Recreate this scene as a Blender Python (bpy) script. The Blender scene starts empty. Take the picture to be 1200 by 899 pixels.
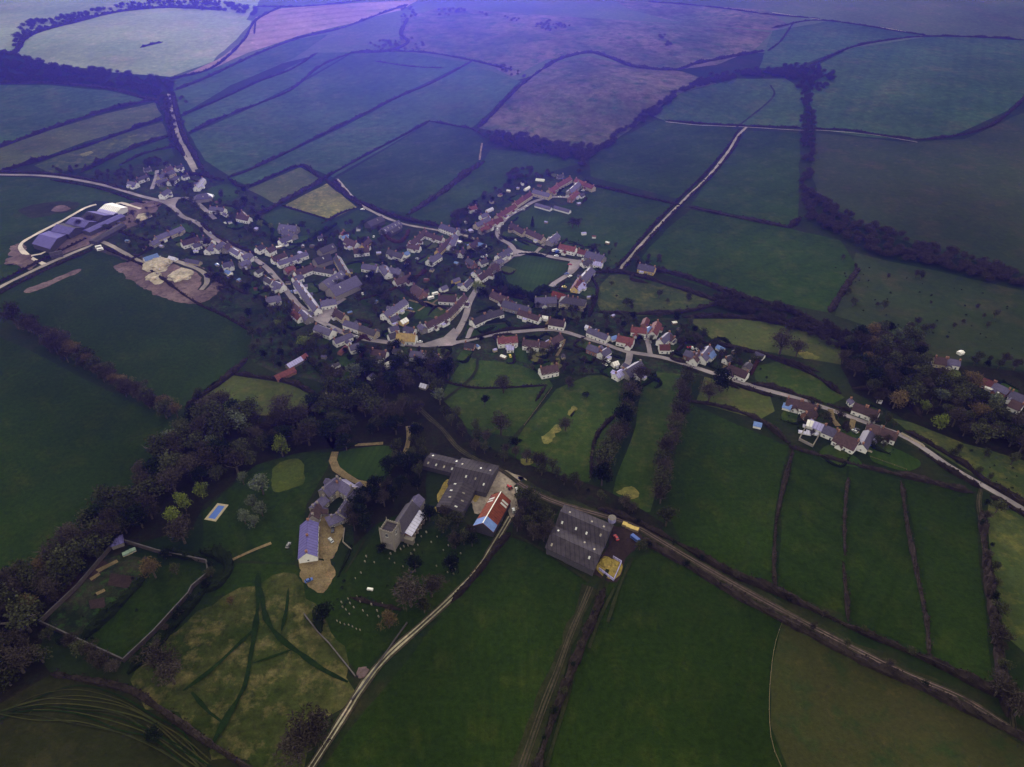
import bpy, bmesh, math, random
from mathutils import Vector, Matrix, noise
R = random.Random(7)
W, H, F, CZ = 1200.0, 899.0, 811.0, 300.0
PITCH = math.radians(36.5)
cP, sP = math.cos(PITCH), math.sin(PITCH)
sc = bpy.context.scene
COL = sc.collection

# ------------------------------------------------------------ terrain
def flat(px, py):
    u = (px-W/2)/F; v = (H/2-py)/F
    d = Vector((u, cP+v*sP, -sP+v*cP)); t = CZ/-d.z
    return d.x*t, d.y*t
HILLS = [(150, 50, 14, 230, 200), (690, 100, 22, 170, 130), (690, 55, 20, 350, 220), (1080, 95, 12, 260, 200), (420, 30, 12, 260, 200), (1150, 250, 6, 160, 120)]
HW = [(*flat(a, b), c, d, e) for a, b, c, d, e in HILLS]
HW = [(a, b*0.9, c, d, e) for a, b, c, d, e in HW]
def sm(t): t = max(0, min(1, t)); return t*t*(3-2*t)
def raw(x, y):
    if y < 900: return 0.0
    h = 95*sm((y-900)/1700)
    k = sm((y-900)/250)
    for a, b, c, d, e in HW: h += k*c*math.exp(-((x-a)/d)**2-((y-b)/e)**2)
    return h
G = 40.0
_lat = {}
def lat(i, j):
    k = (i, j)
    if k not in _lat: _lat[k] = raw(i*G, j*G)
    return _lat[k]
def tz(x, y):
    if y < 880: return 0.0
    i = math.floor(x/G); j = math.floor(y/G); a = x/G-i; b = y/G-j
    z00, z11 = lat(i, j), lat(i+1, j+1)
    if a >= b: z10 = lat(i+1, j); return z00+(z10-z00)*a+(z11-z10)*b
    z01 = lat(i, j+1); return z00+(z01-z00)*b+(z11-z01)*a
def gp(px, py, dz=0.0):
    """pixel of the photo -> point on the ground (or dz above it)"""
    u = (px-W/2)/F; v = (H/2-py)/F
    d = Vector((u, cP+v*sP, -sP+v*cP)); t1 = (CZ-dz)/max(1e-3, -d.z)
    if d.y*t1 > 870:
        n = 80; lo = t1*0.3; hi = t1
        for k in range(n+1):
            t = t1*(0.3+0.7*k/n)
            if CZ+d.z*t-dz-tz(d.x*t, d.y*t) <= 0: hi = t; break
            lo = t
        for _ in range(18):
            m = (lo+hi)/2
            if CZ+d.z*m-dz-tz(d.x*m, d.y*m) <= 0: hi = m
            else: lo = m
        t1 = hi
    return Vector((d.x*t1, d.y*t1, CZ+d.z*t1))
def proj(p):
    q = Vector((p[0], p[1], p[2]-CZ)); dep = q.y*cP-q.z*sP
    return W/2+F*q.x/dep, H/2-F*(q.y*sP+q.z*cP)/dep

# ------------------------------------------------------------ materials
def newmat(name):
    m = bpy.data.materials.new(name); m.use_nodes = True
    nt = m.node_tree; b = nt.nodes['Principled BSDF']; b.inputs['Roughness'].default_value = 0.9
    b.inputs['Specular IOR Level'].default_value = 0.2
    return m, nt, b
def N(nt, t, **k):
    n = nt.nodes.new(t)
    for a, v in k.items():
        if a in n.inputs: n.inputs[a].default_value = v
        else: setattr(n, a, v)
    return n
def c4(c, f=1.0): return (min(1, c[0]*f), min(1, c[1]*f), min(1, c[2]*f), 1)
def mix(nt, fac, a, b, mode='MIX'):
    n = nt.nodes.new('ShaderNodeMix'); n.data_type = 'RGBA'; n.blend_type = mode
    if hasattr(fac, 'links'): nt.links.new(fac, n.inputs[0])
    else: n.inputs[0].default_value = fac
    for v, s in ((a, n.inputs[6]), (b, n.inputs[7])):
        if hasattr(v, 'links'): nt.links.new(v, s)
        else: s.default_value = c4(v)
    return n.outputs[2]
def ramp(nt, src, lo, hi):
    n = nt.nodes.new('ShaderNodeMapRange'); n.inputs[1].default_value = lo; n.inputs[2].default_value = hi
    nt.links.new(src, n.inputs[0]); return n.outputs[0]
def noi(nt, vec, scale, detail=4, rough=0.6):
    n = N(nt, 'ShaderNodeTexNoise', Scale=scale, Detail=detail, Roughness=rough)
    nt.links.new(vec, n.inputs['Vector']); return n.outputs[0]
def ground_mat(name, c1, c2, c3=None, big=0.012, fine=0.35, lines=0.0, rot=0.0, per=14.0, grain=0.5, thr=(0.42, 0.62), bump=0.4):
    m, nt, b = newmat(name)
    tc = N(nt, 'ShaderNodeTexCoord'); v = tc.outputs['Object']
    a = ramp(nt, noi(nt, v, big, 6, 0.62), thr[0]-0.08, thr[1]+0.08)
    col = mix(nt, a, c1, c2)
    if c3:
        a2 = ramp(nt, noi(nt, v, big*3.7, 6, 0.7), 0.5, 0.68)
        col = mix(nt, a2, col, c3)
    f = ramp(nt, noi(nt, v, fine, 5, 0.75), 0.25, 0.75)
    col = mix(nt, f, col, mix(nt, grain, (1, 1, 1), (0.35, 0.38, 0.33)), 'MULTIPLY') if False else col
    mr = N(nt, 'ShaderNodeMapRange'); mr.inputs[3].default_value = 1-grain*0.5; mr.inputs[4].default_value = 1+grain*0.5
    nt.links.new(f, mr.inputs[0])
    vm = N(nt, 'ShaderNodeVectorMath', operation='SCALE'); nt.links.new(col, vm.inputs[0]); nt.links.new(mr.outputs[0], vm.inputs['Scale'])
    col = vm.outputs[0]
    lo = ramp(nt, noi(nt, v, big*0.55+0.002, 3, 0.5), 0.3, 0.7); sp = ramp(nt, noi(nt, v, 0.09, 5, 0.75), 0.56, 0.66)
    m3 = N(nt, 'ShaderNodeMapRange'); m3.inputs[3].default_value = 0.76; m3.inputs[4].default_value = 1.24; nt.links.new(lo, m3.inputs[0])
    v3 = N(nt, 'ShaderNodeVectorMath', operation='SCALE'); nt.links.new(col, v3.inputs[0]); nt.links.new(m3.outputs[0], v3.inputs['Scale'])
    v4 = N(nt, 'ShaderNodeVectorMath', operation='MULTIPLY'); nt.links.new(v3.outputs[0], v4.inputs[0]); v4.inputs[1].default_value = (1.5, 1.28, 1.3)
    mm = nt.nodes.new('ShaderNodeMath'); mm.operation = 'MULTIPLY'; nt.links.new(sp, mm.inputs[0]); mm.inputs[1].default_value = 0.75
    col = mix(nt, mm.outputs[0], v3.outputs[0], v4.outputs[0])
    if lines > 0:
        mp = N(nt, 'ShaderNodeMapping'); mp.inputs['Rotation'].default_value = (0, 0, rot); nt.links.new(v, mp.inputs['Vector'])
        w = N(nt, 'ShaderNodeTexWave', Scale=6.283/per/6.283*0.314*1.0, Distortion=0.6); w.inputs['Detail'].default_value = 2
        w.inputs['Scale'].default_value = 0.314/per
        w.bands_direction = 'X'; nt.links.new(mp.outputs[0], w.inputs['Vector'])
        r = ramp(nt, w.outputs['Fac'], 0.55, 1.0)
        m2 = N(nt, 'ShaderNodeMapRange'); m2.inputs[3].default_value = 1; m2.inputs[4].default_value = 1-lines; nt.links.new(r, m2.inputs[0])
        v2 = N(nt, 'ShaderNodeVectorMath', operation='SCALE'); nt.links.new(col, v2.inputs[0]); nt.links.new(m2.outputs[0], v2.inputs['Scale']); col = v2.outputs[0]
    nt.links.new(col, b.inputs['Base Color'])
    if bump:
        bp = N(nt, 'ShaderNodeBump', Strength=bump, Distance=0.6); nt.links.new(f, bp.inputs['Height']); nt.links.new(bp.outputs[0], b.inputs['Normal'])
    b.inputs['Specular IOR Level'].default_value = 0.0
    return m
def surf_mat(name, c, var=0.3, scale=0.6, rough=0.85, spec=0.3, rnd=0.25, c2=None, rows=0, metal=0):
    m, nt, b = newmat(name)
    tc = N(nt, 'ShaderNodeTexCoord'); v = tc.outputs['Object']
    f = ramp(nt, noi(nt, v, scale, 5, 0.7), 0.3, 0.7)
    col = mix(nt, f, tuple(x*(1-var) for x in c), c2 or tuple(min(1, x*(1+var*0.6)) for x in c))
    oi = N(nt, 'ShaderNodeObjectInfo')
    mr = N(nt, 'ShaderNodeMapRange'); mr.inputs[3].default_value = 1-rnd; mr.inputs[4].default_value = 1+rnd; nt.links.new(oi.outputs['Random'], mr.inputs[0])
    vm = N(nt, 'ShaderNodeVectorMath', operation='SCALE'); nt.links.new(col, vm.inputs[0]); nt.links.new(mr.outputs[0], vm.inputs['Scale']); col = vm.outputs[0]
    if rows:
        mp = N(nt, 'ShaderNodeMapping'); mp.inputs['Scale'].default_value = (1, 1, 1); nt.links.new(v, mp.inputs['Vector'])
        w = N(nt, 'ShaderNodeTexWave', Scale=0.314/rows*1.0, Distortion=0.3); w.bands_direction = 'X'; w.inputs['Scale'].default_value = 0.314/rows
        nt.links.new(mp.outputs[0], w.inputs['Vector'])
        m2 = N(nt, 'ShaderNodeMapRange'); m2.inputs[1].default_value = 0.8; m2.inputs[3].default_value = 1; m2.inputs[4].default_value = 0.65; nt.links.new(w.outputs['Fac'], m2.inputs[0])
        v2 = N(nt, 'ShaderNodeVectorMath', operation='SCALE'); nt.links.new(col, v2.inputs[0]); nt.links.new(m2.outputs[0], v2.inputs['Scale']); col = v2.outputs[0]
    nt.links.new(col, b.inputs['Base Color'])
    b.inputs['Roughness'].default_value = rough; b.inputs['Specular IOR Level'].default_value = spec; b.inputs['Metallic'].default_value = metal
    return m
def leaf_mat(name, ca, cb, rnd=0.35, scale=0.35):
    m = surf_mat(name, ca, 0.0, scale, 1.0, 0.0, rnd, c2=cb)
    return m
LUSH = [ground_mat('pasture_%d' % i, (0.0135, 0.0255, 0.0045), (0.0165, 0.0315, 0.0052), (0.0215, 0.033, 0.006), lines=l, rot=r, per=p, grain=0.8, thr=(0.45, 0.58)) for i, (l, r, p) in enumerate([(0.10, 0.7, 12), (0.13, -0.6, 16), (0.0, 0, 10), (0.10, 1.4, 14)])]
M = dict(
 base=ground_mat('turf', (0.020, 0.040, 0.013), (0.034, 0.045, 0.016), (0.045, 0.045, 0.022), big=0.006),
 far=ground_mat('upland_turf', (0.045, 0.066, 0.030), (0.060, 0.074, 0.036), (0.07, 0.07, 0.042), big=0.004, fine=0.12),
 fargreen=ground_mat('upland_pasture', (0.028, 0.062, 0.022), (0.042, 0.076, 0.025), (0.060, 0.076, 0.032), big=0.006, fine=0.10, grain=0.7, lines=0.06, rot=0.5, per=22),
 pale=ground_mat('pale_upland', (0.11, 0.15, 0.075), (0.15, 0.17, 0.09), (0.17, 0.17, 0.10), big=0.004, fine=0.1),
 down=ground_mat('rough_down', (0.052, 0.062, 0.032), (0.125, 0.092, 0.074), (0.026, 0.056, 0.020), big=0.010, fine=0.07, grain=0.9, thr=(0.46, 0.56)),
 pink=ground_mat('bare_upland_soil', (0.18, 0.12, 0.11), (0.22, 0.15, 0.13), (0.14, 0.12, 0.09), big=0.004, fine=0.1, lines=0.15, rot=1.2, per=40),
 rough=ground_mat('rough_pasture', (0.033, 0.056, 0.017), (0.058, 0.070, 0.024), (0.11, 0.105, 0.030), big=0.02, fine=0.25, grain=0.6),
 straw=ground_mat('straw_meadow', (0.070, 0.082, 0.024), (0.135, 0.125, 0.036), (0.20, 0.165, 0.055), big=0.03, fine=0.3, grain=0.7),
 olive=ground_mat('olive_meadow', (0.050, 0.072, 0.020), (0.075, 0.088, 0.026), (0.10, 0.092, 0.032), big=0.02, fine=0.3, grain=0.5),
 meadow=ground_mat('tussock_meadow', (0.023, 0.036, 0.008), (0.055, 0.058, 0.020), (0.125, 0.105, 0.045), big=0.022, fine=0.25, grain=1.0, thr=(0.47, 0.56)),
 brown=ground_mat('olive_brown_field', (0.037, 0.042, 0.014), (0.046, 0.044, 0.018), (0.024, 0.040, 0.014), big=0.02, fine=0.45, grain=0.5),
 dusk=ground_mat('dull_pasture', (0.025, 0.031, 0.011), (0.033, 0.037, 0.014), (0.046, 0.045, 0.020), big=0.02, fine=0.3),
 garden=ground_mat('garden_ground', (0.014, 0.022, 0.010), (0.040, 0.040, 0.024), (0.030, 0.070, 0.014), big=0.06, fine=0.4, grain=0.9, thr=(0.48, 0.55)),
 lawn=ground_mat('mown_lawn', (0.024, 0.050, 0.009), (0.034, 0.062, 0.011), big=0.04, fine=0.5, lines=0.12, rot=0.2, per=4, grain=0.25),
 court=ground_mat('worn_lawn', (0.06, 0.085, 0.018), (0.08, 0.095, 0.02), big=0.05, fine=0.5, grain=0.6),
 litter=ground_mat('woodland_floor', (0.020, 0.021, 0.013), (0.032, 0.029, 0.02), (0.024, 0.035, 0.014), big=0.05, fine=0.4, grain=0.7),
 earth=ground_mat('bare_earth', (0.10, 0.070, 0.075), (0.175, 0.125, 0.125), (0.065, 0.048, 0.052), big=0.05, fine=0.3, grain=0.6),
 chalk=ground_mat('chalk_spoil', (0.48, 0.42, 0.33), (0.36, 0.30, 0.23), (0.60, 0.55, 0.45), big=0.08, fine=0.4, grain=0.7),
 soil=ground_mat('dug_soil', (0.040, 0.028, 0.030), (0.055, 0.038, 0.038), big=0.1, fine=0.6, grain=0.6),
 asphalt=ground_mat('asphalt', (0.125, 0.11, 0.125), (0.19, 0.165, 0.18), big=0.06, fine=0.5, grain=0.35, bump=0),
 lane=ground_mat('lane_surface', (0.17, 0.15, 0.14), (0.23, 0.20, 0.18), big=0.08, fine=0.5, grain=0.4, bump=0),
 gravel=ground_mat('gravel', (0.27, 0.20, 0.11), (0.38, 0.29, 0.17), (0.20, 0.15, 0.085), big=0.12, fine=0.9, grain=0.6),
 concrete=ground_mat('concrete_track', (0.42, 0.36, 0.33), (0.52, 0.46, 0.40), big=0.1, fine=0.5, grain=0.4),
 chalktrack=ground_mat('chalk_track', (0.30, 0.27, 0.20), (0.40, 0.36, 0.27), (0.19, 0.18, 0.12), big=0.12, fine=0.7, grain=0.6),
 dirt=ground_mat('dirt_track', (0.075, 0.065, 0.045), (0.115, 0.095, 0.07), (0.05, 0.05, 0.028), big=0.12, fine=0.6, grain=0.6),
 mown=ground_mat('trodden_grass', (0.015, 0.032, 0.009), (0.021, 0.040, 0.011), big=0.1, fine=0.5, grain=0.5),
 verge=ground_mat('verge_grass', (0.030, 0.040, 0.016), (0.050, 0.052, 0.024), big=0.1, fine=0.5, grain=0.6),
 yard=ground_mat('farmyard', (0.20, 0.165, 0.14), (0.30, 0.25, 0.21), (0.15, 0.12, 0.10), big=0.09, fine=0.5, grain=0.7),
 yellowstone=ground_mat('ochre_rubble', (0.30, 0.22, 0.05), (0.20, 0.15, 0.06), (0.10, 0.085, 0.03), big=0.15, fine=0.8, grain=0.7),
 hedge=leaf_mat('hedge_leaf', (0.016, 0.014, 0.012), (0.042, 0.032, 0.030), 0.2, 0.25),
 hedgeg=leaf_mat('green_hedge_leaf', (0.012, 0.020, 0.009), (0.026, 0.038, 0.013), 0.2, 0.25),
 hedger=leaf_mat('russet_hedge_leaf', (0.04, 0.02, 0.02), (0.075, 0.035, 0.03), 0.2, 0.25),
 bark=surf_mat('bark', (0.06, 0.048, 0.04), 0.3, 1.5),
 bare=leaf_mat('bare_twigs', (0.024, 0.020, 0.017), (0.080, 0.066, 0.054)),
 ivy=leaf_mat('olive_foliage', (0.018, 0.022, 0.011), (0.066, 0.068, 0.032)),
 ever=leaf_mat('dark_evergreen', (0.007, 0.012, 0.007), (0.022, 0.034, 0.015), 0.3),
 gold=leaf_mat('spring_foliage', (0.05, 0.072, 0.012), (0.14, 0.16, 0.03), 0.25),
 silver=leaf_mat('silver_foliage', (0.045, 0.058, 0.038), (0.115, 0.13, 0.085), 0.2),
 copper=leaf_mat('copper_twigs', (0.05, 0.036, 0.018), (0.13, 0.092, 0.045), 0.25),
 s=surf_mat('slate', (0.078, 0.066, 0.135), 0.4, 0.9, 0.6, 0.25, 0.35, rows=0.6),
 d=surf_mat('dark_slate', (0.045, 0.038, 0.056), 0.35, 0.9, 0.7, 0.2, 0.3, rows=0.6),
 r=surf_mat('red_tile', (0.120, 0.038, 0.040), 0.4, 0.8, 0.8, 0.2, 0.35),
 b=surf_mat('brown_tile', (0.062, 0.036, 0.042), 0.4, 0.8, 0.8, 0.2, 0.3),
 t=surf_mat('thatch', (0.30, 0.21, 0.085), 0.4, 0.7, 1.0, 0.0, 0.25),
 g=surf_mat('fibre_cement', (0.054, 0.046, 0.058), 0.4, 0.25, 0.9, 0.08, 0.1, rows=2.4),
 v=surf_mat('violet_steel_sheet', (0.115, 0.10, 0.27), 0.25, 0.3, 0.9, 0.05, 0.08, rows=2.0),
 h=surf_mat('pale_steel_sheet', (0.36, 0.33, 0.60), 0.2, 0.3, 0.9, 0.05, 0.08, rows=2.0),
 u=surf_mat('blue_sheet', (0.10, 0.17, 0.42), 0.3, 0.6, 0.5, 0.4, 0.2),
 k=surf_mat('white_sheet', (0.80, 0.77, 0.76), 0.15, 0.3, 0.9, 0.05, 0.03, rows=2.4),
 e=surf_mat('rust_sheet', (0.16, 0.040, 0.020), 0.45, 0.35, 0.85, 0.1, 0.05, rows=1.6),
 l=surf_mat('lead_sheet', (0.50, 0.48, 0.66), 0.2, 0.8, 0.5, 0.4, 0.02, rows=2.2),
 W=surf_mat('white_render', (0.86, 0.84, 0.83), 0.12, 0.6, 0.9, 0.2, 0.08),
 C=surf_mat('cream_stone', (0.50, 0.42, 0.30), 0.25, 1.2, 0.9, 0.2, 0.15),
 S=surf_mat('grey_flint', (0.27, 0.24, 0.23), 0.35, 1.4, 0.9, 0.2, 0.2),
 B=surf_mat('brick', (0.24, 0.12, 0.09), 0.3, 1.5, 0.9, 0.2, 0.2),
 Y=surf_mat('ochre_render', (0.55, 0.40, 0.14), 0.2, 0.8, 0.9, 0.2, 0.1),
 X=surf_mat('dark_cladding', (0.055, 0.05, 0.06), 0.3, 0.8, 0.8, 0.2, 0.2),
 frame=surf_mat('white_paint', (0.78, 0.77, 0.76), 0.05, 1, 0.6, 0.3, 0.03),
 glass=surf_mat('window_glass', (0.03, 0.034, 0.045), 0.1, 1, 0.08, 0.7, 0.1),
 pot=surf_mat('chimney_pot', (0.30, 0.14, 0.09), 0.2, 2),
 rooflight=surf_mat('clear_roof_sheet', (0.66, 0.66, 0.68), 0.15, 2, 0.5, 0.4, 0.15),
 oldlight=surf_mat('dirty_roof_sheet', (0.24, 0.21, 0.18), 0.3, 2, 0.6, 0.3, 0.3),
 door=surf_mat('painted_door', (0.06, 0.09, 0.12), 0.2, 2, 0.6, 0.3, 0.6),
 pad=ground_mat('paddock', (0.018, 0.035, 0.006), (0.028, 0.043, 0.009), (0.044, 0.050, 0.013), big=0.025, fine=0.3, grain=0.6),
 mid=ground_mat('green_pasture', (0.017, 0.036, 0.005), (0.024, 0.046, 0.007), (0.034, 0.048, 0.011), big=0.012, fine=0.2, grain=0.6, lines=0.07, rot=0.9, per=18),
 hill=ground_mat('hill_pasture', (0.030, 0.048, 0.018), (0.042, 0.056, 0.022), (0.055, 0.056, 0.028), big=0.006, fine=0.15, grain=0.5),
 mossw=surf_mat('old_garden_brick', (0.11, 0.085, 0.085), 0.4, 1.2),
 mossc=surf_mat('lichened_coping', (0.095, 0.085, 0.095), 0.5, 0.25),
 stone=surf_mat('coping_stone', (0.33, 0.29, 0.25), 0.25, 1.5),
 wood=surf_mat('weathered_wood', (0.16, 0.12, 0.08), 0.3, 1.5),
 water=surf_mat('pool_cover', (0.03, 0.10, 0.42), 0.15, 0.5, 0.3, 0.5, 0.0),
 tyre=surf_mat('rubber', (0.02, 0.02, 0.02), 0.1, 3),
 net=surf_mat('netting', (0.16, 0.22, 0.18), 0.3, 1.0),
 polythene=surf_mat('polythene', (0.62, 0.64, 0.56), 0.1, 0.8, 0.4, 0.4, 0.0),
)
CARC = dict(white=(0.75, 0.75, 0.76), silver=(0.40, 0.41, 0.43), blue=(0.05, 0.10, 0.36), red=(0.36, 0.02, 0.03), black=(0.02, 0.02, 0.025), grey=(0.13, 0.13, 0.14), yellow=(0.65, 0.5, 0.06))
for k, c in CARC.items(): M['car_'+k] = surf_mat(k+'_car_paint', c, 0.05, 1, 0.25, 0.5, 0.05)

# ------------------------------------------------------------ helpers
def tag(o, label, cat, group=None, kind=None):
    if label: o['label'] = label
    if cat: o['category'] = cat
    if group: o['group'] = group
    if kind: o['kind'] = kind
    return o
def mobj(name, me, parent=None, mats=None):
    o = bpy.data.objects.new(name, me); COL.objects.link(o)
    if parent: o.parent = parent
    if mats:
        for m in mats: me.materials.append(m)
    return o
def empty(name, loc, rz=0.0):
    o = bpy.data.objects.new(name, None); COL.objects.link(o); o.location = loc; o.rotation_euler = (0, 0, rz); o.empty_display_size = 0.5
    return o
def mk(name, verts, faces, mats=None, parent=None, mi=None, smooth=False):
    me = bpy.data.meshes.new(name); me.from_pydata([tuple(v) for v in verts], [], faces)
    if mi: me.polygons.foreach_set('material_index', mi)
    if smooth: me.polygons.foreach_set('use_smooth', [True]*len(me.polygons))
    o = mobj(name, me, parent, mats); me.update(); return o
class MB:
    def __init__(s): s.v = []; s.f = []; s.m = []
    def add(s, vs, fs, m=0):
        o = len(s.v); s.v += [tuple(x) for x in vs]; s.f += [tuple(i+o for i in f) for f in fs]; s.m += [m]*len(fs)
    def box(s, x0, x1, y0, y1, z0, z1, m=0, mat=None):
        v = [Vector(p) for p in ((x0, y0, z0), (x1, y0, z0), (x1, y1, z0), (x0, y1, z0), (x0, y0, z1), (x1, y0, z1), (x1, y1, z1), (x0, y1, z1))]
        if mat: v = [mat @ p for p in v]
        s.add(v, [(3, 2, 1, 0), (4, 5, 6, 7), (0, 1, 5, 4), (1, 2, 6, 5), (2, 3, 7, 6), (3, 0, 4, 7)], m)
    def cyl(s, a, b, r0, r1, n=7, m=0):
        a = Vector(a); b = Vector(b); ax = (b-a).normalized(); u = ax.orthogonal().normalized(); w = ax.cross(u)
        vs = [];
        for c, r in ((a, r0), (b, r1)):
            for i in range(n): t = i*2*math.pi/n; vs.append(c+(u*math.cos(t)+w*math.sin(t))*r)
        s.add(vs, [(i, (i+1) % n, n+(i+1) % n, n+i) for i in range(n)]+[tuple(range(n))[::-1], tuple(range(n, 2*n))], m)
    def prism(s, prof, x0, x1, m=0):
        """closed profile in (y,z), extruded along x"""
        n = len(prof)
        s.add([(x0, y, z) for y, z in prof]+[(x1, y, z) for y, z in prof], [(i, (i+1) % n, n+(i+1) % n, n+i) for i in range(n)]+[tuple(range(n))[::-1], tuple(range(n, 2*n))], m)
    def build(s, name, mats, parent=None, smooth=False):
        return mk(name, s.v, s.f, mats if isinstance(mats, list) else [mats], parent, s.m, smooth)
def struct(name, o, label=None, cat=None): o['kind'] = 'structure'; o['label'] = label or name.replace('_', ' '); o['category'] = cat or name.replace('_', ' '); return o

def drape(name, wpts, off, mat):
    bm = bmesh.new()
    vs = [bm.verts.new((p[0], p[1], 0)) for p in wpts]
    try: f = bm.faces.new(vs)
    except ValueError: return None
    bm.normal_update()
    if f.normal.z < 0: f.normal_flip()
    bmesh.ops.triangulate(bm, faces=bm.faces[:])
    finish_drape(bm, off); return bm_obj(bm, name, mat)
def finish_drape(bm, off):
    xs = [v.co.x for v in bm.verts]; ys = [v.co.y for v in bm.verts]
    if max(ys) > 880:
        def cut(co, no): bmesh.ops.bisect_plane(bm, geom=bm.verts[:]+bm.edges[:]+bm.faces[:], dist=1e-4, plane_co=co, plane_no=no)
        for i in range(math.ceil(min(xs)/G), math.floor(max(xs)/G)+1): cut((i*G, 0, 0), (1, 0, 0))
        for j in range(max(22, math.ceil(min(ys)/G)), math.floor(max(ys)/G)+1): cut((0, j*G, 0), (0, 1, 0))
        ds = [v.co.x-v.co.y for v in bm.verts]
        for k in range(math.ceil(min(ds)/G), math.floor(max(ds)/G)+1): cut((k*G, 0, 0), (1, -1, 0))
    for v in bm.verts: v.co.z = tz(v.co.x, v.co.y)+off
def bm_obj(bm, name, mat):
    bmesh.ops.recalc_face_normals(bm, faces=bm.faces[:])
    for f in bm.faces:
        if f.normal.z < 0: f.normal_flip()
    me = bpy.data.meshes.new(name); bm.to_mesh(me); bm.free()
    return mobj(name, me, None, [mat])
def spline(pts, step=4.0, closed=False):
    """catmull-rom through world xy points, resampled"""
    P = [Vector((p[0], p[1])) for p in pts]
    if len(P) < 2: return P
    n = len(P); out = []
    rng = range(n if closed else n-1)
    for i in rng:
        p1, p2 = P[i], P[(i+1) % n]
        p0 = P[i-1] if (i > 0 or closed) else p1*2-p2
        p3 = P[(i+2) % n] if (i+2 < n or closed) else p2*2-p1
        k = max(1, int((p2-p1).length/step))
        for j in range(k):
            t = j/k; out.append(0.5*((2*p1)+(p2-p0)*t+(2*p0-5*p1+4*p2-p3)*t*t+(3*p1-p0-3*p2+p3)*t**3))
    if not closed: out.append(P[-1])
    return out
def ribbon(name, wpts, width, off, mat, jit=0.0, step=5.0, taper=None):
    c = spline(wpts, step); bm = bmesh.new(); prev = None
    for i, p in enumerate(c):
        t = (c[min(i+1, len(c)-1)]-c[max(i-1, 0)]).normalized(); nrm = Vector((-t.y, t.x))
        w = width*0.5*(1+jit*(noise.noise(Vector((p.x*0.08, p.y*0.08, 3)))))
        if taper: w *= taper(i/(len(c)-1))
        a = bm.verts.new((p.x+nrm.x*w, p.y+nrm.y*w, 0)); b = bm.verts.new((p.x-nrm.x*w, p.y-nrm.y*w, 0))
        if prev: bm.faces.new((prev[0], prev[1], b, a))
        prev = (a, b)
    finish_drape(bm, off); return bm_obj(bm, name, mat)
def gxy(pts): return [tuple(gp(*p)[:2]) for p in pts]
def wob(pts, amp, step=7.0, seed=0.0):
    c = spline(pts, step, True); out = []
    for i, p in enumerate(c):
        t = (c[(i+1) % len(c)]-c[i-1]); n = Vector((-t.y, t.x)).normalized() if t.length > 1e-6 else Vector((0, 0))
        out.append(p+n*amp*(noise.noise(Vector((p.x*0.07, p.y*0.07, seed)))*1.4+0.7*noise.noise(Vector((p.x*0.3, p.y*0.3, seed)))))
    return out
OCC = []   # (x,y,r) occupied by buildings
ROADS = []
ORD = 'first second third fourth fifth sixth seventh eighth ninth tenth eleventh twelfth thirteenth fourteenth fifteenth sixteenth seventeenth eighteenth nineteenth twentieth'.split()
TENS = {2: 'twenty', 3: 'thirty', 4: 'forty', 5: 'fifty', 6: 'sixty'}
def ordw(i):
    if i < 20: return ORD[i]
    t, u = divmod(i+1, 10)
    return (TENS[t]+'-'+ORD[u-1]) if u else TENS[t][:-1]+'ieth'
PEND = []  # (obj, cluster, kindword, prefix, groupphrase)
def pend(o, cl, noun, desc, cat, group, place): PEND.append((o, cl, noun, desc, cat, group, place))
def flush_labels():
    by = {}
    for e in PEND: by.setdefault((e[1], e[2]), []).append(e)
    for (cl, noun), L in by.items():
        L.sort(key=lambda e: proj(e[0].get('_p') or e[0].location)[0])
        for i, (o, _, _, desc, cat, group, place) in enumerate(L):
            if '_p' in o: del o['_p']
            if len(L) == 1: lab = f'{desc} {place}'
            elif i == 0: lab = f'{desc}, leftmost {noun} {place}'
            elif i == len(L)-1: lab = f'{desc}, rightmost {noun} {place}'
            else: lab = f'{desc}, {ordw(i)} {noun} from left {place}'
            if len(lab.split()) > 16: lab = lab.replace('small leafless garden tree', 'leafless tree').replace('olive ivy-clad tree', 'olive tree').replace('small olive garden tree', 'leafy tree').replace(' from left ', ' from left ')
            if len(lab.split()) > 16: print('LONG', lab)
            tag(o, lab, cat, group)
def _dim(f, names):
    for n in names:
        for nd in M[n].node_tree.nodes:
            if nd.type == 'MIX':
                for s in (nd.inputs[6], nd.inputs[7]):
                    if not s.is_linked: s.default_value = c4(s.default_value, f)
_dim(0.66, ['base', 'rough', 'straw', 'olive', 'meadow', 'brown', 'dusk', 'garden', 'lawn', 'court', 'litter', 'mown', 'verge', 'dirt', 'soil', 'hedgeg', 'hedger', 'ever'])
_dim(1.3, ['pale'])  # hill grass already pale, lightened further to stand in for haze brightness
_dim(0.85, ['hill'])
_dim(1.35, ['straw', 'olive'])
_dim(1.3, ['brown', 'rough', 'court', 'meadow'])
_dim(1.25, ['pink'])  # pinkish upland soil, lifted so its colour carries some of the haze
_dim(1.15, ['far'])  # distant turf brightened too, haze brightness put into its colour
_dim(0.8, ['fargreen', 'down', 'gravel'])
_dim(1.2, ['asphalt'])

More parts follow.
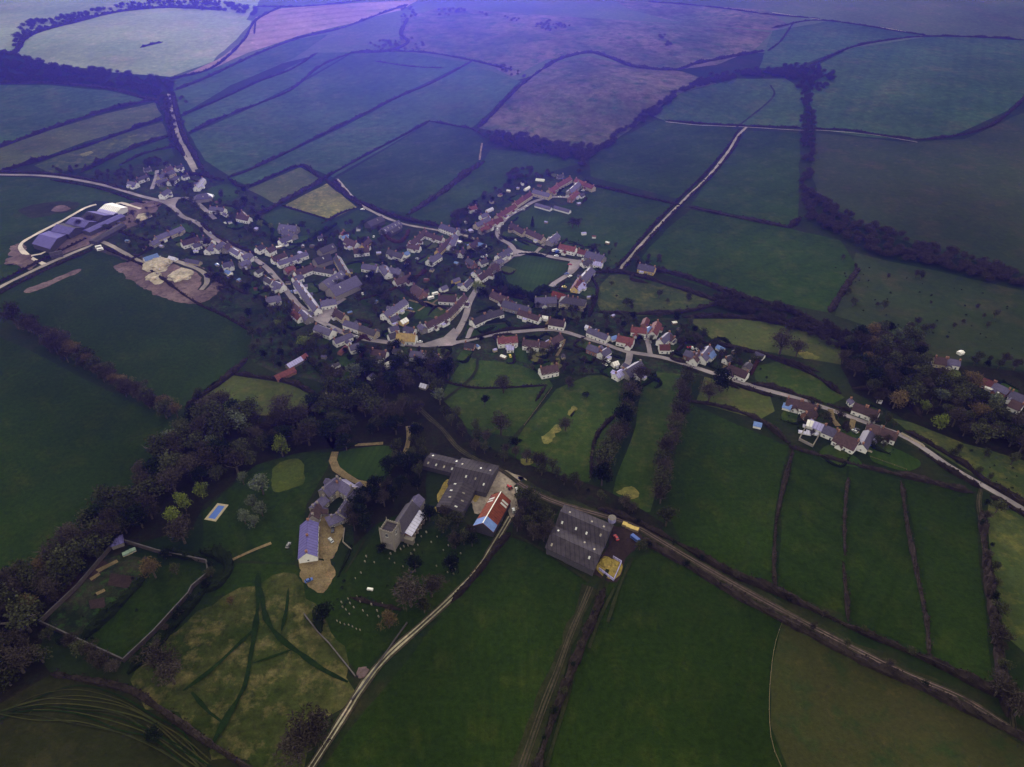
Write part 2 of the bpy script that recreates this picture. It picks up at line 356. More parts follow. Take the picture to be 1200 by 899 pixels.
for _i, _m in enumerate(LUSH): M['l%d' % _i] = _m
_dim(0.74, ['l0', 'l1', 'l2', 'l3', 'base', 'garden', 'litter', 'mown', 'verge', 'dusk', 'lawn', 'hedge', 'hedgeg', 'dirt', 'hill', 'brown'])
_dim(0.84, ['meadow', 'rough', 'straw', 'olive', 'bare', 'ivy', 'gravel', 'g', 'far', 'earth', 'pink'])
_dim(0.72, ['chalktrack', 'chalk'])
_dim(0.8, ['court', 'stone'])
_dim(0.78, ['mid'])
_dim(1.5, ['garden', 'lawn'])
_dim(1.25, ['straw'])
_dim(1.15, ['asphalt'])
_dim(0.7, ['gravel'])
_dim(0.8, ['S', 'stone', 'C'])
_dim(1.15, ['brown', 'lane'])
_dim(0.6, ['mossc', 'mossw'])
_dim(1.12, ['pad', 'l0', 'l1', 'l3'])
_dim(0.92, ['mid'])
_dim(1.15, ['l2', 'mid'])
_dim(0.85, ['W'])
_dim(0.6, ['rooflight', 'pot'])
_dim(0.8, ['ever', 'bare'])
HAZE_COL = (0.14, 0.125, 1.0, 1); HAZE_D = 0.00009; HAZE_G = 0.75; SUN_EL = 8; SUN_AZ = 353; SKY = 0.2; SUN = 5; EXPO = 0.5; CLOUD = 0.95; CLOUDC = (5.0, 4.75, 3.7, 1)
# ------------------------------------------------------------ ground
def make_ground():
    xs = [-9000, -6000, -4000, -3000]+[i*G for i in range(-60, 61)]+[3000, 4000, 6000, 9000]
    ys = [-2500, -1000, 0, 400]+[j*G for j in range(20, 90)]+[4200, 5500, 8000, 14000]
    v = [(x, y, raw(x, y)) for y in ys for x in xs]; nx = len(xs); f = []
    for j in range(len(ys)-1):
        for i in range(nx-1):
            a = j*nx+i; f += [(a, a+1, a+nx+1), (a, a+nx+1, a+nx)]
    struct('ground', mk('ground', v, f, [M['base']]), 'dark green grass ground under the village and fields', 'ground')
make_ground()
def field(name, px, mat, off=0.06, amp=2.0, smooth=True, label=None):
    w = gxy(px)
    # keep corners: subdivide straight edges with a slight wander
    out = []; n = len(w)
    for i in range(n):
        a = Vector(w[i]); b = Vector(w[(i+1) % n]); L = (b-a).length; k = max(1, int(L/12)); nn = Vector((-(b-a).y, (b-a).x))/max(L, 1e-3)
        for j in range(k):
            p = a.lerp(b, j/k); s = min(1, j/2.0)
            out.append(p+nn*amp*s*noise.noise(Vector((p.x*0.03, p.y*0.03, 1.7))))
    if mat == 'meadow': out = wob(w, 5, 6.0)
    if name not in ('field', 'garden_ground', 'woodland_floor', 'road_junction', 'flower_bed', 'garden_path'): out = wob(w, min(3, amp*.9), 2.0)
    o = drape(name, out, off, M[mat] if isinstance(mat, str) else mat)
    if o: struct(name, o, label or (o.data.materials[0].name.rstrip('_0123').replace('_', ' ')+' '+name), name)
    return o
FIELDS = [
 # far uplands
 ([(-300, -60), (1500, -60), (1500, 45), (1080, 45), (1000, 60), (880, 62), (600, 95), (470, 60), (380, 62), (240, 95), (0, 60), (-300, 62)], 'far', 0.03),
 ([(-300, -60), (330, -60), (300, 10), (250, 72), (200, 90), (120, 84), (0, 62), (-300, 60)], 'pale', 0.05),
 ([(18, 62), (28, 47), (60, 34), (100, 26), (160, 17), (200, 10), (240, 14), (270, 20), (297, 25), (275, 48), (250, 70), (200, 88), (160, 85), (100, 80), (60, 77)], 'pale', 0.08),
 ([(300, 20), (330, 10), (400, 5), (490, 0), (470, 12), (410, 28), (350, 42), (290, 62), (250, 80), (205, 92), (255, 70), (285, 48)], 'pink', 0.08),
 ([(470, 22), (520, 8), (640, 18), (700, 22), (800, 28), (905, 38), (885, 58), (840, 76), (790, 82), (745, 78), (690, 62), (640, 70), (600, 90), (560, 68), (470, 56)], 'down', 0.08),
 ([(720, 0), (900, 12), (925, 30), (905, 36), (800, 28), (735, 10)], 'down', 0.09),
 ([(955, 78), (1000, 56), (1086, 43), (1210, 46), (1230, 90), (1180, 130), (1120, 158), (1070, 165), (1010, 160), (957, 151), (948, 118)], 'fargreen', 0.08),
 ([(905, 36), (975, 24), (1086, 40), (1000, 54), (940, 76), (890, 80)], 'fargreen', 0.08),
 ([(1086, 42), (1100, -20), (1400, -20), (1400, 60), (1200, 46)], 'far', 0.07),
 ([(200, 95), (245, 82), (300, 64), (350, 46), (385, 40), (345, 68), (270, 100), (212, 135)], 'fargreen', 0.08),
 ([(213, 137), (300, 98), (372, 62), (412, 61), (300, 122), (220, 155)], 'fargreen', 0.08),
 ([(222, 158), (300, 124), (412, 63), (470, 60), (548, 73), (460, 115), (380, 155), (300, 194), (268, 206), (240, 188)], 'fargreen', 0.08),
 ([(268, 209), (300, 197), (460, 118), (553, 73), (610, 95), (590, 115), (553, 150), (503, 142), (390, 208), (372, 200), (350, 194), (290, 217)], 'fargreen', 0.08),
 ([(392, 210), (503, 143), (553, 152), (567, 165), (563, 187), (478, 250), (430, 240), (405, 225)], 'mid', 0.06),
 ([(480, 253), (567, 190), (575, 175), (640, 180), (688, 190), (640, 202), (600, 215), (560, 232), (525, 264), (500, 262)], 'mid', 0.06),
 ([(560, 150), (580, 130), (610, 98), (640, 76), (690, 66), (740, 78), (800, 84), (840, 98), (800, 108), (760, 135), (700, 176), (650, 168), (600, 158)], 'down', 0.08),
 ([(765, 136), (800, 108), (860, 92), (920, 92), (943, 105), (940, 150), (860, 149), (780, 142)], 'fargreen', 0.07),
 ([(690, 182), (720, 165), (768, 141), (868, 151), (850, 175), (800, 235), (735, 218), (692, 207)], 'mid', 0.06),
 ([(876, 153), (938, 155), (935, 258), (920, 264), (810, 240), (850, 185)], 'mid', 0.06),
 ([(957, 156), (1065, 167), (1130, 163), (1215, 125), (1240, 330), (1100, 297), (1030, 272), (960, 235), (950, 200)], 'hill', 0.055),
 ([(0, 100), (60, 100), (130, 107), (175, 118), (120, 131), (60, 150), (-40, 185), (-40, 100)], 'fargreen', 0.08),
 ([(-40, 187), (60, 152), (125, 133), (182, 120), (190, 135), (165, 147), (100, 166), (40, 188), (-40, 212)], 'olive', 0.07),
 ([(40, 194), (100, 170), (165, 150), (190, 143), (196, 158), (160, 168), (100, 196), (60, 204)], 'rough', 0.07),
 ([(95, 203), (130, 185), (196, 162), (206, 184), (160, 198), (120, 209)], 'mid', 0.06),
 ([(290, 222), (352, 196), (378, 211), (325, 240)], 'olive', 0.06),
 ([(333, 241), (383, 215), (400, 228), (418, 243), (388, 257)], 'straw', 0.06),
 ([(300, 256), (331, 243), (388, 259), (370, 272), (330, 280), (300, 268)], 'mid', 0.06),
 ([(392, 260), (420, 246), (438, 252), (404, 274)], 'mid', 0.06),
 ([(410, 276), (440, 256), (470, 266), (480, 280), (440, 300)], 'mid', 0.06),
 ([(680, 216), (735, 226), (797, 241), (760, 282), (725, 318), (690, 300), (660, 282), (615, 276), (612, 255), (640, 245), (670, 236)], 'mid', 0.06),
 ([(810, 246), (925, 268), (985, 282), (1006, 315), (970, 366), (900, 352), (830, 338), (765, 318), (752, 302), (780, 270)], 'mid', 0.06),
 ([(1003, 296), (1040, 306), (1100, 318), (1240, 350), (1240, 440), (1100, 420), (1040, 390), (978, 370)], 'hill', 0.055),
 ([(700, 324), (740, 320), (800, 338), (842, 354), (800, 366), (740, 372), (692, 372)], 'rough', 0.06),
 ([(806, 374), (880, 374), (985, 398), (1000, 430), (930, 418), (840, 402)], 'olive', 0.06),
 ([(883, 430), (910, 424), (955, 440), (990, 466), (975, 474), (905, 456), (885, 445)], 'pad', 0.06),
 ([(826, 440), (852, 444), (902, 463), (908, 482), (890, 492), (815, 472)], 'olive', 0.06),
 ([(0, 207), (60, 209), (115, 219), (160, 237), (140, 238), (112, 235), (60, 265), (22, 287), (12, 300), (25, 318), (-60, 350), (-60, 207)], 'mid', 0.06),
 ([(0, 345), (60, 312), (112, 292), (150, 308), (225, 352), (258, 368), (295, 388), (289, 420), (258, 452), (218, 478), (150, 450), (80, 415), (10, 372), (-60, 350), (-60, 370)], 2, 0.06),
 ([(-80, 370), (0, 396), (30, 408), (90, 440), (150, 470), (212, 500), (238, 530), (150, 582), (100, 620), (40, 665), (-80, 710)], 2, 0.06),
 ([(222, 472), (250, 448), (272, 440), (340, 450), (370, 465), (352, 490), (300, 500)], 'olive', 0.06),
 ([(515, 470), (535, 425), (545, 418), (605, 426), (640, 440), (648, 452), (620, 490), (600, 512), (555, 505), (525, 490)], 'pad', 0.06),
 ([(652, 456), (690, 440), (740, 440), (738, 470), (715, 530), (690, 565), (640, 560), (595, 530), (615, 500)], 'pad', 0.06),
 ([(757, 432), (810, 428), (795, 500), (772, 560), (762, 600), (715, 600), (722, 560), (745, 500)], 'pad', 0.06),
 ([(806, 472), (925, 524), (908, 600), (904, 690), (800, 640), (782, 600), (790, 540)], 2, 0.06),
 ([(931, 525), (992, 545), (988, 640), (990, 720), (911, 692), (915, 600)], 1, 0.06),
 ([(996, 545), (1054, 562), (1070, 650), (1087, 766), (995, 726), (990, 650)], 0, 0.06),
 ([(1060, 561), (1140, 578), (1150, 680), (1165, 808), (1092, 770), (1075, 660)], 2, 0.06),
 ([(602, 628), (640, 645), (688, 680), (680, 720), (650, 790), (612, 940), (350, 940), (430, 830), (520, 720)], 2, 0.06),
 ([(715, 676), (745, 655), (775, 640), (850, 685), (917, 726), (902, 790), (902, 850), (935, 940), (625, 940), (670, 800)], 2, 0.06),
 ([(917, 728), (1000, 770), (1100, 815), (1200, 872), (1240, 940), (938, 940), (903, 850), (903, 790)], 'brown', 0.06),
 ([(1158, 592), (1240, 612), (1240, 800), (1178, 745), (1160, 660)], 'rough', 0.055),
 ([(1045, 490), (1080, 498), (1240, 548), (1240, 602), (1150, 562), (1080, 520)], 'rough', 0.055),
 ([(238, 600), (300, 545), (345, 530), (395, 530), (360, 590), (345, 660), (265, 655), (238, 640)], 1, 0.06),
 ([(270, 660), (345, 662), (380, 690), (430, 640), (450, 600), (500, 620), (560, 622), (580, 640), (520, 720), (470, 745), (420, 790), (365, 715), (300, 690), (250, 700)], 2, 0.05),
 ([(158, 812), (165, 770), (220, 730), (262, 700), (300, 680), (335, 668), (362, 700), (400, 760), (418, 792), (400, 830), (365, 870), (350, 940), (330, 940), (300, 905), (240, 868)], 'meadow', 0.08),
 ([(-60, 860), (0, 825), (60, 788), (140, 805), (200, 840), (240, 870), (300, 905), (320, 960), (-60, 960)], 'dusk', 0.06),
]
for px, m, off in FIELDS:
    field('field', px, LUSH[m] if isinstance(m, int) else m, off)
# village gardens underlay, woodland floors
field('garden_ground', [(100, 205), (190, 188), (225, 200), (290, 225), (320, 243), (300, 262), (330, 285), (400, 300), (470, 268), (540, 262), (560, 235), (600, 212), (680, 205), (700, 220), (672, 238), (615, 250), (615, 278), (660, 285), (720, 315), (695, 345), (700, 372), (800, 374), (830, 400), (880, 430), (860, 452), (820, 440), (760, 436), (690, 438), (640, 440), (600, 425), (545, 418), (530, 440), (500, 470), (440, 470), (400, 455), (330, 440), (292, 420), (295, 388), (258, 366), (235, 345), (160, 300), (118, 290), (110, 270), (170, 240), (160, 232), (120, 215)], 'garden', 0.09, 6)
for px in [[(150, 575), (215, 505), (240, 485), (330, 490), (392, 500), (395, 525), (345, 532), (300, 545), (240, 590), (225, 620), (150, 640), (60, 720), (45, 770), (60, 790), (0, 825), (-40, 840), (-40, 700), (40, 665), (100, 620)],
           [(985, 395), (1040, 388), (1095, 425), (1150, 430), (1240, 440), (1240, 550), (1130, 520), (1060, 492), (1040, 480), (1000, 460), (985, 430)],
           [(360, 470), (400, 440), (530, 425), (520, 470), (560, 520), (620, 545), (700, 570), (780, 615), (770, 625), (700, 600), (660, 590), (630, 640), (600, 630), (600, 560), (500, 535), (500, 585), (440, 615), (415, 640), (412, 600), (460, 560), (440, 530), (390, 528), (370, 500)]]:
    field('woodland_floor', px, 'litter', 0.12, 5)
field('lawn', [(390, 536), (405, 528), (430, 524), (455, 523), (462, 534), (460, 548), (446, 560), (430, 563), (412, 558), (398, 548)], 'lawn', 0.16, 0.5)
field('lawn', [(583, 322), (592, 308), (612, 300), (640, 302), (662, 306), (668, 314), (655, 328), (640, 340), (618, 345), (600, 340)], 'lawn', 0.16, 0.5)
field('lawn', [(322, 548), (350, 537), (357, 560), (350, 570), (320, 576)], 'court', 0.16, 1.2)
field('lawn', [(104, 748), (165, 682), (200, 662), (240, 672), (222, 695), (145, 770)], LUSH[1], 0.16, 0.5)
field('lawn', [(60, 722), (125, 655), (185, 660), (160, 680), (98, 742)], 'garden', 0.15, 0.5)
for q in [[(600, 236), (622, 238), (650, 247), (662, 258), (640, 268), (606, 262), (597, 252)], [(595, 276), (608, 274), (630, 280), (640, 290), (630, 296), (604, 288)],
          [(548, 382), (585, 376), (592, 386), (570, 394), (548, 398)], [(478, 356), (498, 352), (512, 366), (490, 374)], [(500, 342), (520, 352), (508, 362), (494, 350)], [(332, 283), (360, 276), (362, 284), (340, 288)],
          [(400, 420), (418, 412), (424, 424), (402, 430)], [(385, 440), (418, 436), (414, 448), (380, 446)], [(620, 432), (655, 440), (640, 446), (615, 440)], [(600, 408), (628, 412), (622, 426), (600, 420)],
          [(965, 500), (990, 504), (984, 512), (968, 508)], [(975, 528), (1000, 534), (1010, 548), (972, 540)], [(1022, 518), (1078, 540), (1062, 552), (1022, 540)], [(424, 345), (450, 340), (452, 352), (428, 358)],
          [(300, 330), (309, 342), (300, 350), (292, 336)], [(200, 268), (220, 262), (226, 272), (205, 276)], [(262, 300), (272, 298), (276, 304), (266, 307)], [(245, 222), (270, 216), (280, 230), (255, 236)]]:
    field('lawn', q, 'lawn', 0.17, 1)
# bare and worn patches
field('bare_earth', [(133, 313), (150, 307), (185, 303), (220, 306), (245, 318), (262, 330), (250, 348), (232, 357), (200, 352), (170, 340), (150, 325)], 'earth', 0.18, 4)
for q in [[(170, 312), (185, 304), (196, 310), (196, 318), (180, 320)], [(200, 320), (216, 314), (226, 320), (212, 326), (196, 328)], [(176, 324), (190, 320), (192, 330), (180, 332)]]:
    field('chalk_patch', q, 'chalk', 0.24, 3)
field('bare_earth', [(22, 246), (40, 240), (70, 236), (92, 238), (88, 246), (60, 252), (35, 256)], 'verge', 0.15, 3)
field('bare_earth', [(62, 244), (72, 241), (84, 244), (72, 248), (60, 248)], 'earth', 0.2, 2)
field('bare_earth', [(10, 292), (24, 286), (33, 300), (42, 306), (38, 316), (26, 314), (14, 304)], 'earth', 0.18, 4)
field('bare_earth', [(30, 340), (60, 328), (92, 316), (90, 320), (60, 334), (34, 344)], 'earth', 0.18, 2)
field('bare_earth', [(112, 293), (122, 282), (160, 298), (178, 306), (160, 308), (135, 300)], 'dirt', 0.16, 2)
field('farmyard', [(60, 292), (78, 276), (105, 270), (140, 255), (168, 252), (165, 262), (140, 272), (112, 284), (90, 292), (68, 300)], 'earth', 0.14, 2)
field('farmyard', [(150, 240), (170, 235), (182, 236), (186, 244), (168, 256), (148, 250)], 'earth', 0.17, 4)
field('farmyard', [(572, 556), (585, 547), (602, 556), (618, 562), (612, 572), (604, 580), (607, 596), (600, 608), (595, 600), (596, 588), (580, 580), (566, 600), (556, 602), (552, 588), (560, 575), (570, 572)], 'yard', 0.2, 2)
field('rubble', [(553, 575), (562, 572), (566, 580), (558, 590), (552, 585)], 'yellowstone', 0.22, 2)
field('rubble', [(513, 580), (524, 562), (530, 566), (520, 582), (514, 590)], 'yellowstone', 0.22, 1)
field('rubble', [(510, 594), (530, 596), (536, 602), (512, 600)], 'yellowstone', 0.22, 1)
field('farmyard', [(697, 668), (712, 640), (722, 612), (752, 620), (748, 640), (733, 655), (722, 682), (700, 675)], 'soil', 0.2, 1)
field('rubble', [(700, 668), (708, 652), (722, 655), (728, 662), (719, 678)], 'yellowstone', 0.24, 2)
field('gravel_yard', [(372, 610), (380, 600), (398, 612), (405, 622), (398, 638), (390, 655), (372, 655), (352, 652), (350, 660), (354, 670), (365, 680), (376, 672), (372, 650)], 'gravel', 0.2, 1)
field('gravel_yard', [(352, 655), (368, 652), (382, 660), (390, 668), (384, 690), (372, 696), (356, 682), (352, 668)], 'gravel', 0.22, 2)
for q in [[(60, 700), (90, 668), (108, 672), (78, 706)], [(95, 676), (118, 656), (128, 660), (110, 682)], [(130, 672), (158, 676), (150, 690), (126, 686)], [(104, 704), (122, 700), (124, 712), (106, 714)]]:
    field('flower_bed', q, 'soil', 0.19, 1)
for q in [[(112, 668), (137, 656), (139, 659), (116, 671)], [(105, 678), (116, 671), (118, 674), (107, 681)], [(112, 695), (122, 690), (124, 693), (114, 698)]]:
    field('garden_path', q, 'gravel', 0.22, 0.2)
for q in [[(636, 512), (652, 498), (656, 502), (642, 520)], [(665, 486), (672, 476), (676, 478), (668, 490)], [(730, 575), (740, 570), (748, 578), (736, 584)], [(722, 577), (727, 575), (728, 580), (724, 580)], [(610, 538), (622, 539), (620, 544), (610, 543)], [(608, 559), (618, 560), (620, 568), (611, 567)], [(95, 180), (105, 177), (108, 180), (97, 184)], [(470, 300), (476, 299), (478, 303), (471, 304)],
          [(1070, 430), (1076, 428), (1079, 433), (1072, 434)], [(620, 418), (636, 414), (640, 420), (626, 424)], [(644, 424), (655, 420), (656, 430), (648, 432)], [(338, 320), (345, 316), (347, 322), (340, 325)], [(936, 411), (952, 414), (960, 420), (940, 418)]]:
    field('bare_patch', q, 'straw', 0.2, 3.3)
# roads: (name, material, width, off, points)
RD = [
 ('road', 'asphalt', 5.2, [(-60, 205), (0, 205), (60, 207), (120, 217), (165, 230), (192, 237), (206, 246), (214, 254), (232, 262), (246, 275), (260, 285), (290, 299), (310, 312), (322, 324), (335, 340), (350, 358), (366, 371), (385, 382), (405, 391), (430, 398), (480, 404), (520, 404), (533, 394), (545, 372), (550, 355), (558, 340), (567, 327), (582, 313), (596, 304), (605, 297), (625, 297), (650, 302), (667, 305), (678, 308), (670, 319), (650, 332), (646, 336)]),
 ('road', 'asphalt', 5.0, [(605, 297), (598, 287), (586, 280), (583, 272), (586, 264), (597, 253), (613, 244), (627, 236), (650, 231), (678, 233)]),
 ('road', 'asphalt', 4.2, [(528, 403), (545, 400), (575, 393), (608, 389), (650, 387), (687, 397), (708, 403), (733, 412), (775, 419), (812, 430), (833, 437), (867, 448), (900, 458), (930, 466), (960, 476), (1013, 495), (1055, 510), (1078, 523), (1110, 545), (1140, 563), (1160, 574), (1200, 598), (1260, 640)]),
 ('road', 'lane', 3.2, [(725, 319), (740, 300), (765, 272), (800, 236), (830, 207), (853, 178), (864, 160), (875, 149)]),
 ('road', 'lane', 5.5, [(198, 110), (200, 125), (205, 145), (210, 162), (220, 180), (229, 199)]),
 ('road', 'lane', 3.0, [(205, 158), (212, 175), (222, 192), (230, 206)]),
 ('road', 'asphalt', 5.0, [(198, 240), (207, 233), (217, 232), (228, 236), (237, 243), (252, 257)]),
 ('road', 'asphalt', 4.0, [(383, 366), (372, 365), (385, 366), (392, 358)]),
 ('road', 'asphalt', 4.5, [(372, 375), (381, 366), (392, 358), (404, 350)]),
 ('road', 'asphalt', 4.0, [(762, 416), (760, 405), (757, 396), (750, 388)]),
 ('road', 'asphalt', 4.0, [(806, 428), (808, 418), (812, 412)]),
 ('road', 'asphalt', 5.0, [(738, 414), (736, 425), (730, 432)]),
 ('road', 'asphalt', 4.5, [(178, 222), (183, 208), (184, 200)]),
 ('road', 'asphalt', 4.0, [(548, 397), (553, 385), (562, 380)]),
 ('road', 'lane', 3.5, [(395, 210), (405, 222), (420, 238), (440, 250), (470, 262), (500, 268), (540, 275), (560, 282)]),
 ('road', 'lane', 3.5, [(627, 297), (640, 284), (645, 278)]),
 ('track', 'lane', 4.5, [(-60, 372), (0, 337), (30, 322), (55, 310), (85, 297), (107, 288), (115, 283), (130, 288), (167, 307), (200, 305), (236, 318), (243, 330), (236, 340)]),
 ('track', 'concrete', 4.0, [(52, 310), (36, 302), (26, 294), (24, 288), (30, 282), (48, 272), (75, 258), (100, 244), (113, 240)]),
 ('track', 'concrete', 3.5, [(136, 239), (142, 238), (152, 241), (165, 245)]),
 ('track', 'concrete', 3.0, [(37, 300), (48, 298), (60, 292)]),
 ('track', 'chalktrack', 2.4, [(598, 606), (590, 620), (575, 645), (560, 668), (530, 700), (492, 735), (455, 768), (428, 800), (408, 832), (365, 899), (340, 935)]),
 ('track', 'dirt', 4.0, [(607, 566), (630, 580), (660, 592), (700, 603), (740, 615), (770, 632), (800, 650), (860, 685), (920, 718), (990, 755), (1060, 790), (1130, 820), (1180, 852), (1240, 885)]),
 ('track', 'dirt', 3.2, [(490, 478), (505, 492), (518, 503), (530, 518), (540, 528), (560, 540), (585, 550), (607, 566)]),
 ('track', 'dirt', 3.0, [(692, 688), (682, 712), (668, 745), (652, 790), (638, 825), (612, 899), (600, 935)]),
 ('track', 'dirt', 2.6, [(1150, 572), (1147, 590), (1152, 630), (1160, 690), (1170, 745), (1180, 800), (1188, 856)]),
 ('track', 'gravel', 4.5, [(393, 530), (390, 540), (394, 550), (405, 558), (418, 565), (434, 569), (446, 568)]),
 ('track', 'gravel', 2.5, [(416, 522), (435, 521), (449, 520)]),
 ('track', 'gravel', 3.0, [(478, 500), (479, 515), (475, 530), (470, 541)]),
 ('path', 'gravel', 2.0, [(265, 660), (280, 653), (300, 644), (318, 637)]),
 ('path', 'concrete', 1.2, [(560, 428), (560, 428)]) if False else ('path', 'gravel', 3.2, [(375, 645), (383, 655), (386, 668)]),
 ('path', 'verge', 1.0, [(404, 672), (415, 655), (428, 632)]),
 ('track', 'lane', 1.6, [(780, 143), (820, 147), (870, 149), (938, 153), (960, 153), (1020, 158), (1075, 167)]),
 ('track', 'chalktrack', 4.0, [(905, 15), (940, 20), (975, 25), (1030, 32), (1086, 42)]),
 ('track', 'gravel', 2.0, [(565, 168), (563, 180), (562, 188)]),
 ('track', 'verge', 2.0, [(438, 252), (420, 265), (404, 275)]),
 ('path', 'gravel', 2.2, [(479, 352), (490, 355), (500, 354), (510, 358), (518, 364)]), ('path', 'gravel', 2.2, [(506, 357), (512, 352), (520, 350)]), ('path', 'gravel', 2.0, [(466, 362), (476, 364), (486, 366)]), ('path', 'gravel', 1.6, [(490, 365), (500, 358)]),
 ('path', 'gravel', 3.0, [(640, 387), (641, 380), (645, 374)]), ('path', 'gravel', 2.0, [(652, 418), (658, 408), (662, 398)]),
 ('path', 'gravel', 3.0, [(650, 425), (655, 430)]), ('path', 'gravel', 3.0, [(845, 436), (850, 430), (848, 424)]),
 ('path', 'gravel', 3.5, [(973, 480), (976, 492), (982, 500)]), ('path', 'gravel', 3.5, [(1000, 492), (998, 502), (1005, 508)]),
 ('path', 'verge', 1.0, [(645, 455), (628, 480), (608, 507)]), ('path', 'dirt', 1.0, [(600, 378), (550, 384)]),
 ('track', 'mown', 2.3, [(302, 672), (303, 700), (299, 740), (293, 775), (287, 805), (270, 835), (255, 862), (245, 880)]),
 ('track', 'mown', 2.3, [(306, 690), (312, 725), (328, 748), (350, 765), (378, 785), (408, 800)]),
 ('track', 'mown', 1.6, [(338, 690), (336, 715), (330, 740)]), ('track', 'mown', 1.6, [(296, 740), (270, 765), (245, 788), (215, 810)]), ('track', 'mown', 1.8, [(296, 778), (320, 770), (342, 762)]),
 ('track', 'mown', 1.6, [(225, 812), (245, 835), (262, 848)]),
]
for k in range(12):
    q = lambda s: R.uniform(-5, 5)+k*s
    RD.append(('track', R.choice(['brown', 'mown', 'verge']), R.uniform(.25, .7), [(-20+R.uniform(-20, 60), 846-q(1)), (40, 818+q(2.2)), (90, 808+q(3.6)), (140, 815+q(4.4)), (180, 835+q(4)), (215, 862+q(3.4)), (R.uniform(230, 262), 892+q(2))]))
RD += [('track', 'verge', 2.0, [(712, 668), (700, 700), (690, 740), (672, 790), (655, 850), (640, 899)]), ('track', 'verge', 1.6, [(720, 690), (705, 720), (690, 760)]), ('track', 'verge', 2.0, [(740, 655), (725, 690), (712, 730)]), ('track', 'verge', 1.5, [(605, 628), (640, 648), (690, 682)]),
 ('track', 'verge', 3.0, [(860, 152), (905, 115), (903, 100)]), ('track', 'verge', 2.0, [(560, 420), (555, 440), (520, 470)])]
VG = [0, 1, 2, 3, 4, 6, 16, 21, 23]
for i, (nm, mt, w, pts) in enumerate(RD):
    wp = gxy(pts)
    if i in VG:
        struct('verge', ribbon('verge', wp, w+4.5, 0.25, M['verge'], 0.9), 'grassy verge along the road', 'verge')
    if mt in ('dirt',) and w > 2.5:  # wheel ruts
        struct(nm, ribbon(nm, wp, w, 0.30+0.004*i, M['dirt'], 0.35), 'brown dirt '+nm, nm)
        for s in (-0.75, 0.75):
            c = spline(wp, 6); q = []
            for k, p in enumerate(c):
                t = (c[min(k+1, len(c)-1)]-c[max(k-1, 0)]).normalized(); q.append((p.x-t.y*s, p.y+t.x*s))
            struct('wheel_rut', ribbon('wheel_rut', q, 0.5, 0.5, M['verge' if w < 4 else 'earth'], 0.9), 'worn wheel rut in the dirt track', 'rut')
        ROADS.append((spline(wp, 6), w)); continue
    if mt == 'chalktrack' and w == 2.4:
        struct('track', ribbon('track', wp, 4.2, 0.30, M['dirt'], 0.3), 'dark grass and earth bed of the chalk track', 'track')
        for s in (-0.85, 0.85):
            c = spline(wp, 6); q = []
            for k, p in enumerate(c):
                t = (c[min(k+1, len(c)-1)]-c[max(k-1, 0)]).normalized(); q.append((p.x-t.y*s, p.y+t.x*s))
            struct('wheel_rut', ribbon('wheel_rut', q, 0.75, 0.5, M['chalktrack'], 0.9), 'pale chalk wheel rut of the curving track', 'rut')
        ROADS.append((spline(wp, 6), w)); continue
    struct(nm, ribbon(nm, wp, w, 0.35+0.004*i, M[mt], 0.12 if 'asphalt' in mt else (1.3 if mt == 'mown' else 0.5), taper=(lambda t: min(1, .4+12*min(t, 1-t))) if mt == 'mown' else None), M[mt].name.replace('_', ' ')+' '+nm, nm)
    if mt != 'mown': ROADS.append((spline(wp, 6), w))
# junction aprons
field('road_junction', [(498, 403), (520, 396), (532, 385), (537, 392), (534, 400), (545, 401), (530, 406), (505, 407)], 'asphalt', 0.42+0.4, 0.2)
field('road_junction', [(372, 366), (386, 365), (392, 360), (390, 372), (384, 380), (374, 376)], 'asphalt', 0.80, 0.2)
field('road_junction', [(596, 302), (602, 292), (610, 294), (620, 297), (610, 301)], 'asphalt', 0.80, 0.2)
field('road_junction', [(190, 236), (206, 232), (211, 232), (206, 240), (206, 247), (199, 242)], 'asphalt', 0.80, 0.2)
field('road_junction', [(668, 306), (684, 305), (680, 312), (672, 318), (664, 324)], 'asphalt', 0.80, 0.2)
# ------------------------------------------------------------ buildings
def solve(x1, y1, x2, y2, zr):
    a = gp(x1, y1, zr); b = gp(x2, y2, zr); c = (a+b)/2; d = b-a
    return c, math.hypot(d.x, d.y), math.atan2(d.y, d.x)
def roof_gable(mb, L, w, e, rise, ov=0.35, t=0.22, gx=0.3, m=0):
    k = rise/(w/2); hw = w/2+ov
    prof = [(-hw, e-ov*k+.03), (0, e+rise+.03), (hw, e-ov*k+.03), (hw, e-ov*k+t+.03), (0, e+rise+t+.05), (-hw, e-ov*k+t+.03)]
    mb.prism(prof, -L/2-gx, L/2+gx, m)
def roof_hip(mb, L, w, e, rise, ov=0.4, m=0):
    hl, hw = L/2+ov, w/2+ov; rl = max(0.2, L/2-w*0.45); z0 = e-0.05; z1 = e+rise
    v = [(-hl, -hw, z0), (hl, -hw, z0), (hl, hw, z0), (-hl, hw, z0), (-hl, -hw, z0+.2), (hl, -hw, z0+.2), (hl, hw, z0+.2), (-hl, hw, z0+.2), (-rl, 0, z1), (rl, 0, z1)]
    mb.add(v, [(3, 2, 1, 0), (0, 1, 5, 4), (1, 2, 6, 5), (2, 3, 7, 6), (3, 0, 4, 7), (4, 5, 9, 8), (6, 7, 8, 9), (5, 6, 9), (7, 4, 8)], m)
def walls_gable(mb, L, w, e, rise, m=0, base=-1.0):
    k = rise/(w/2); prof = [(-w/2, base), (w/2, base), (w/2, e), (0, e+rise-.03), (-w/2, e)]
    mb.prism(prof, -L/2, L/2, m)
_win = {}
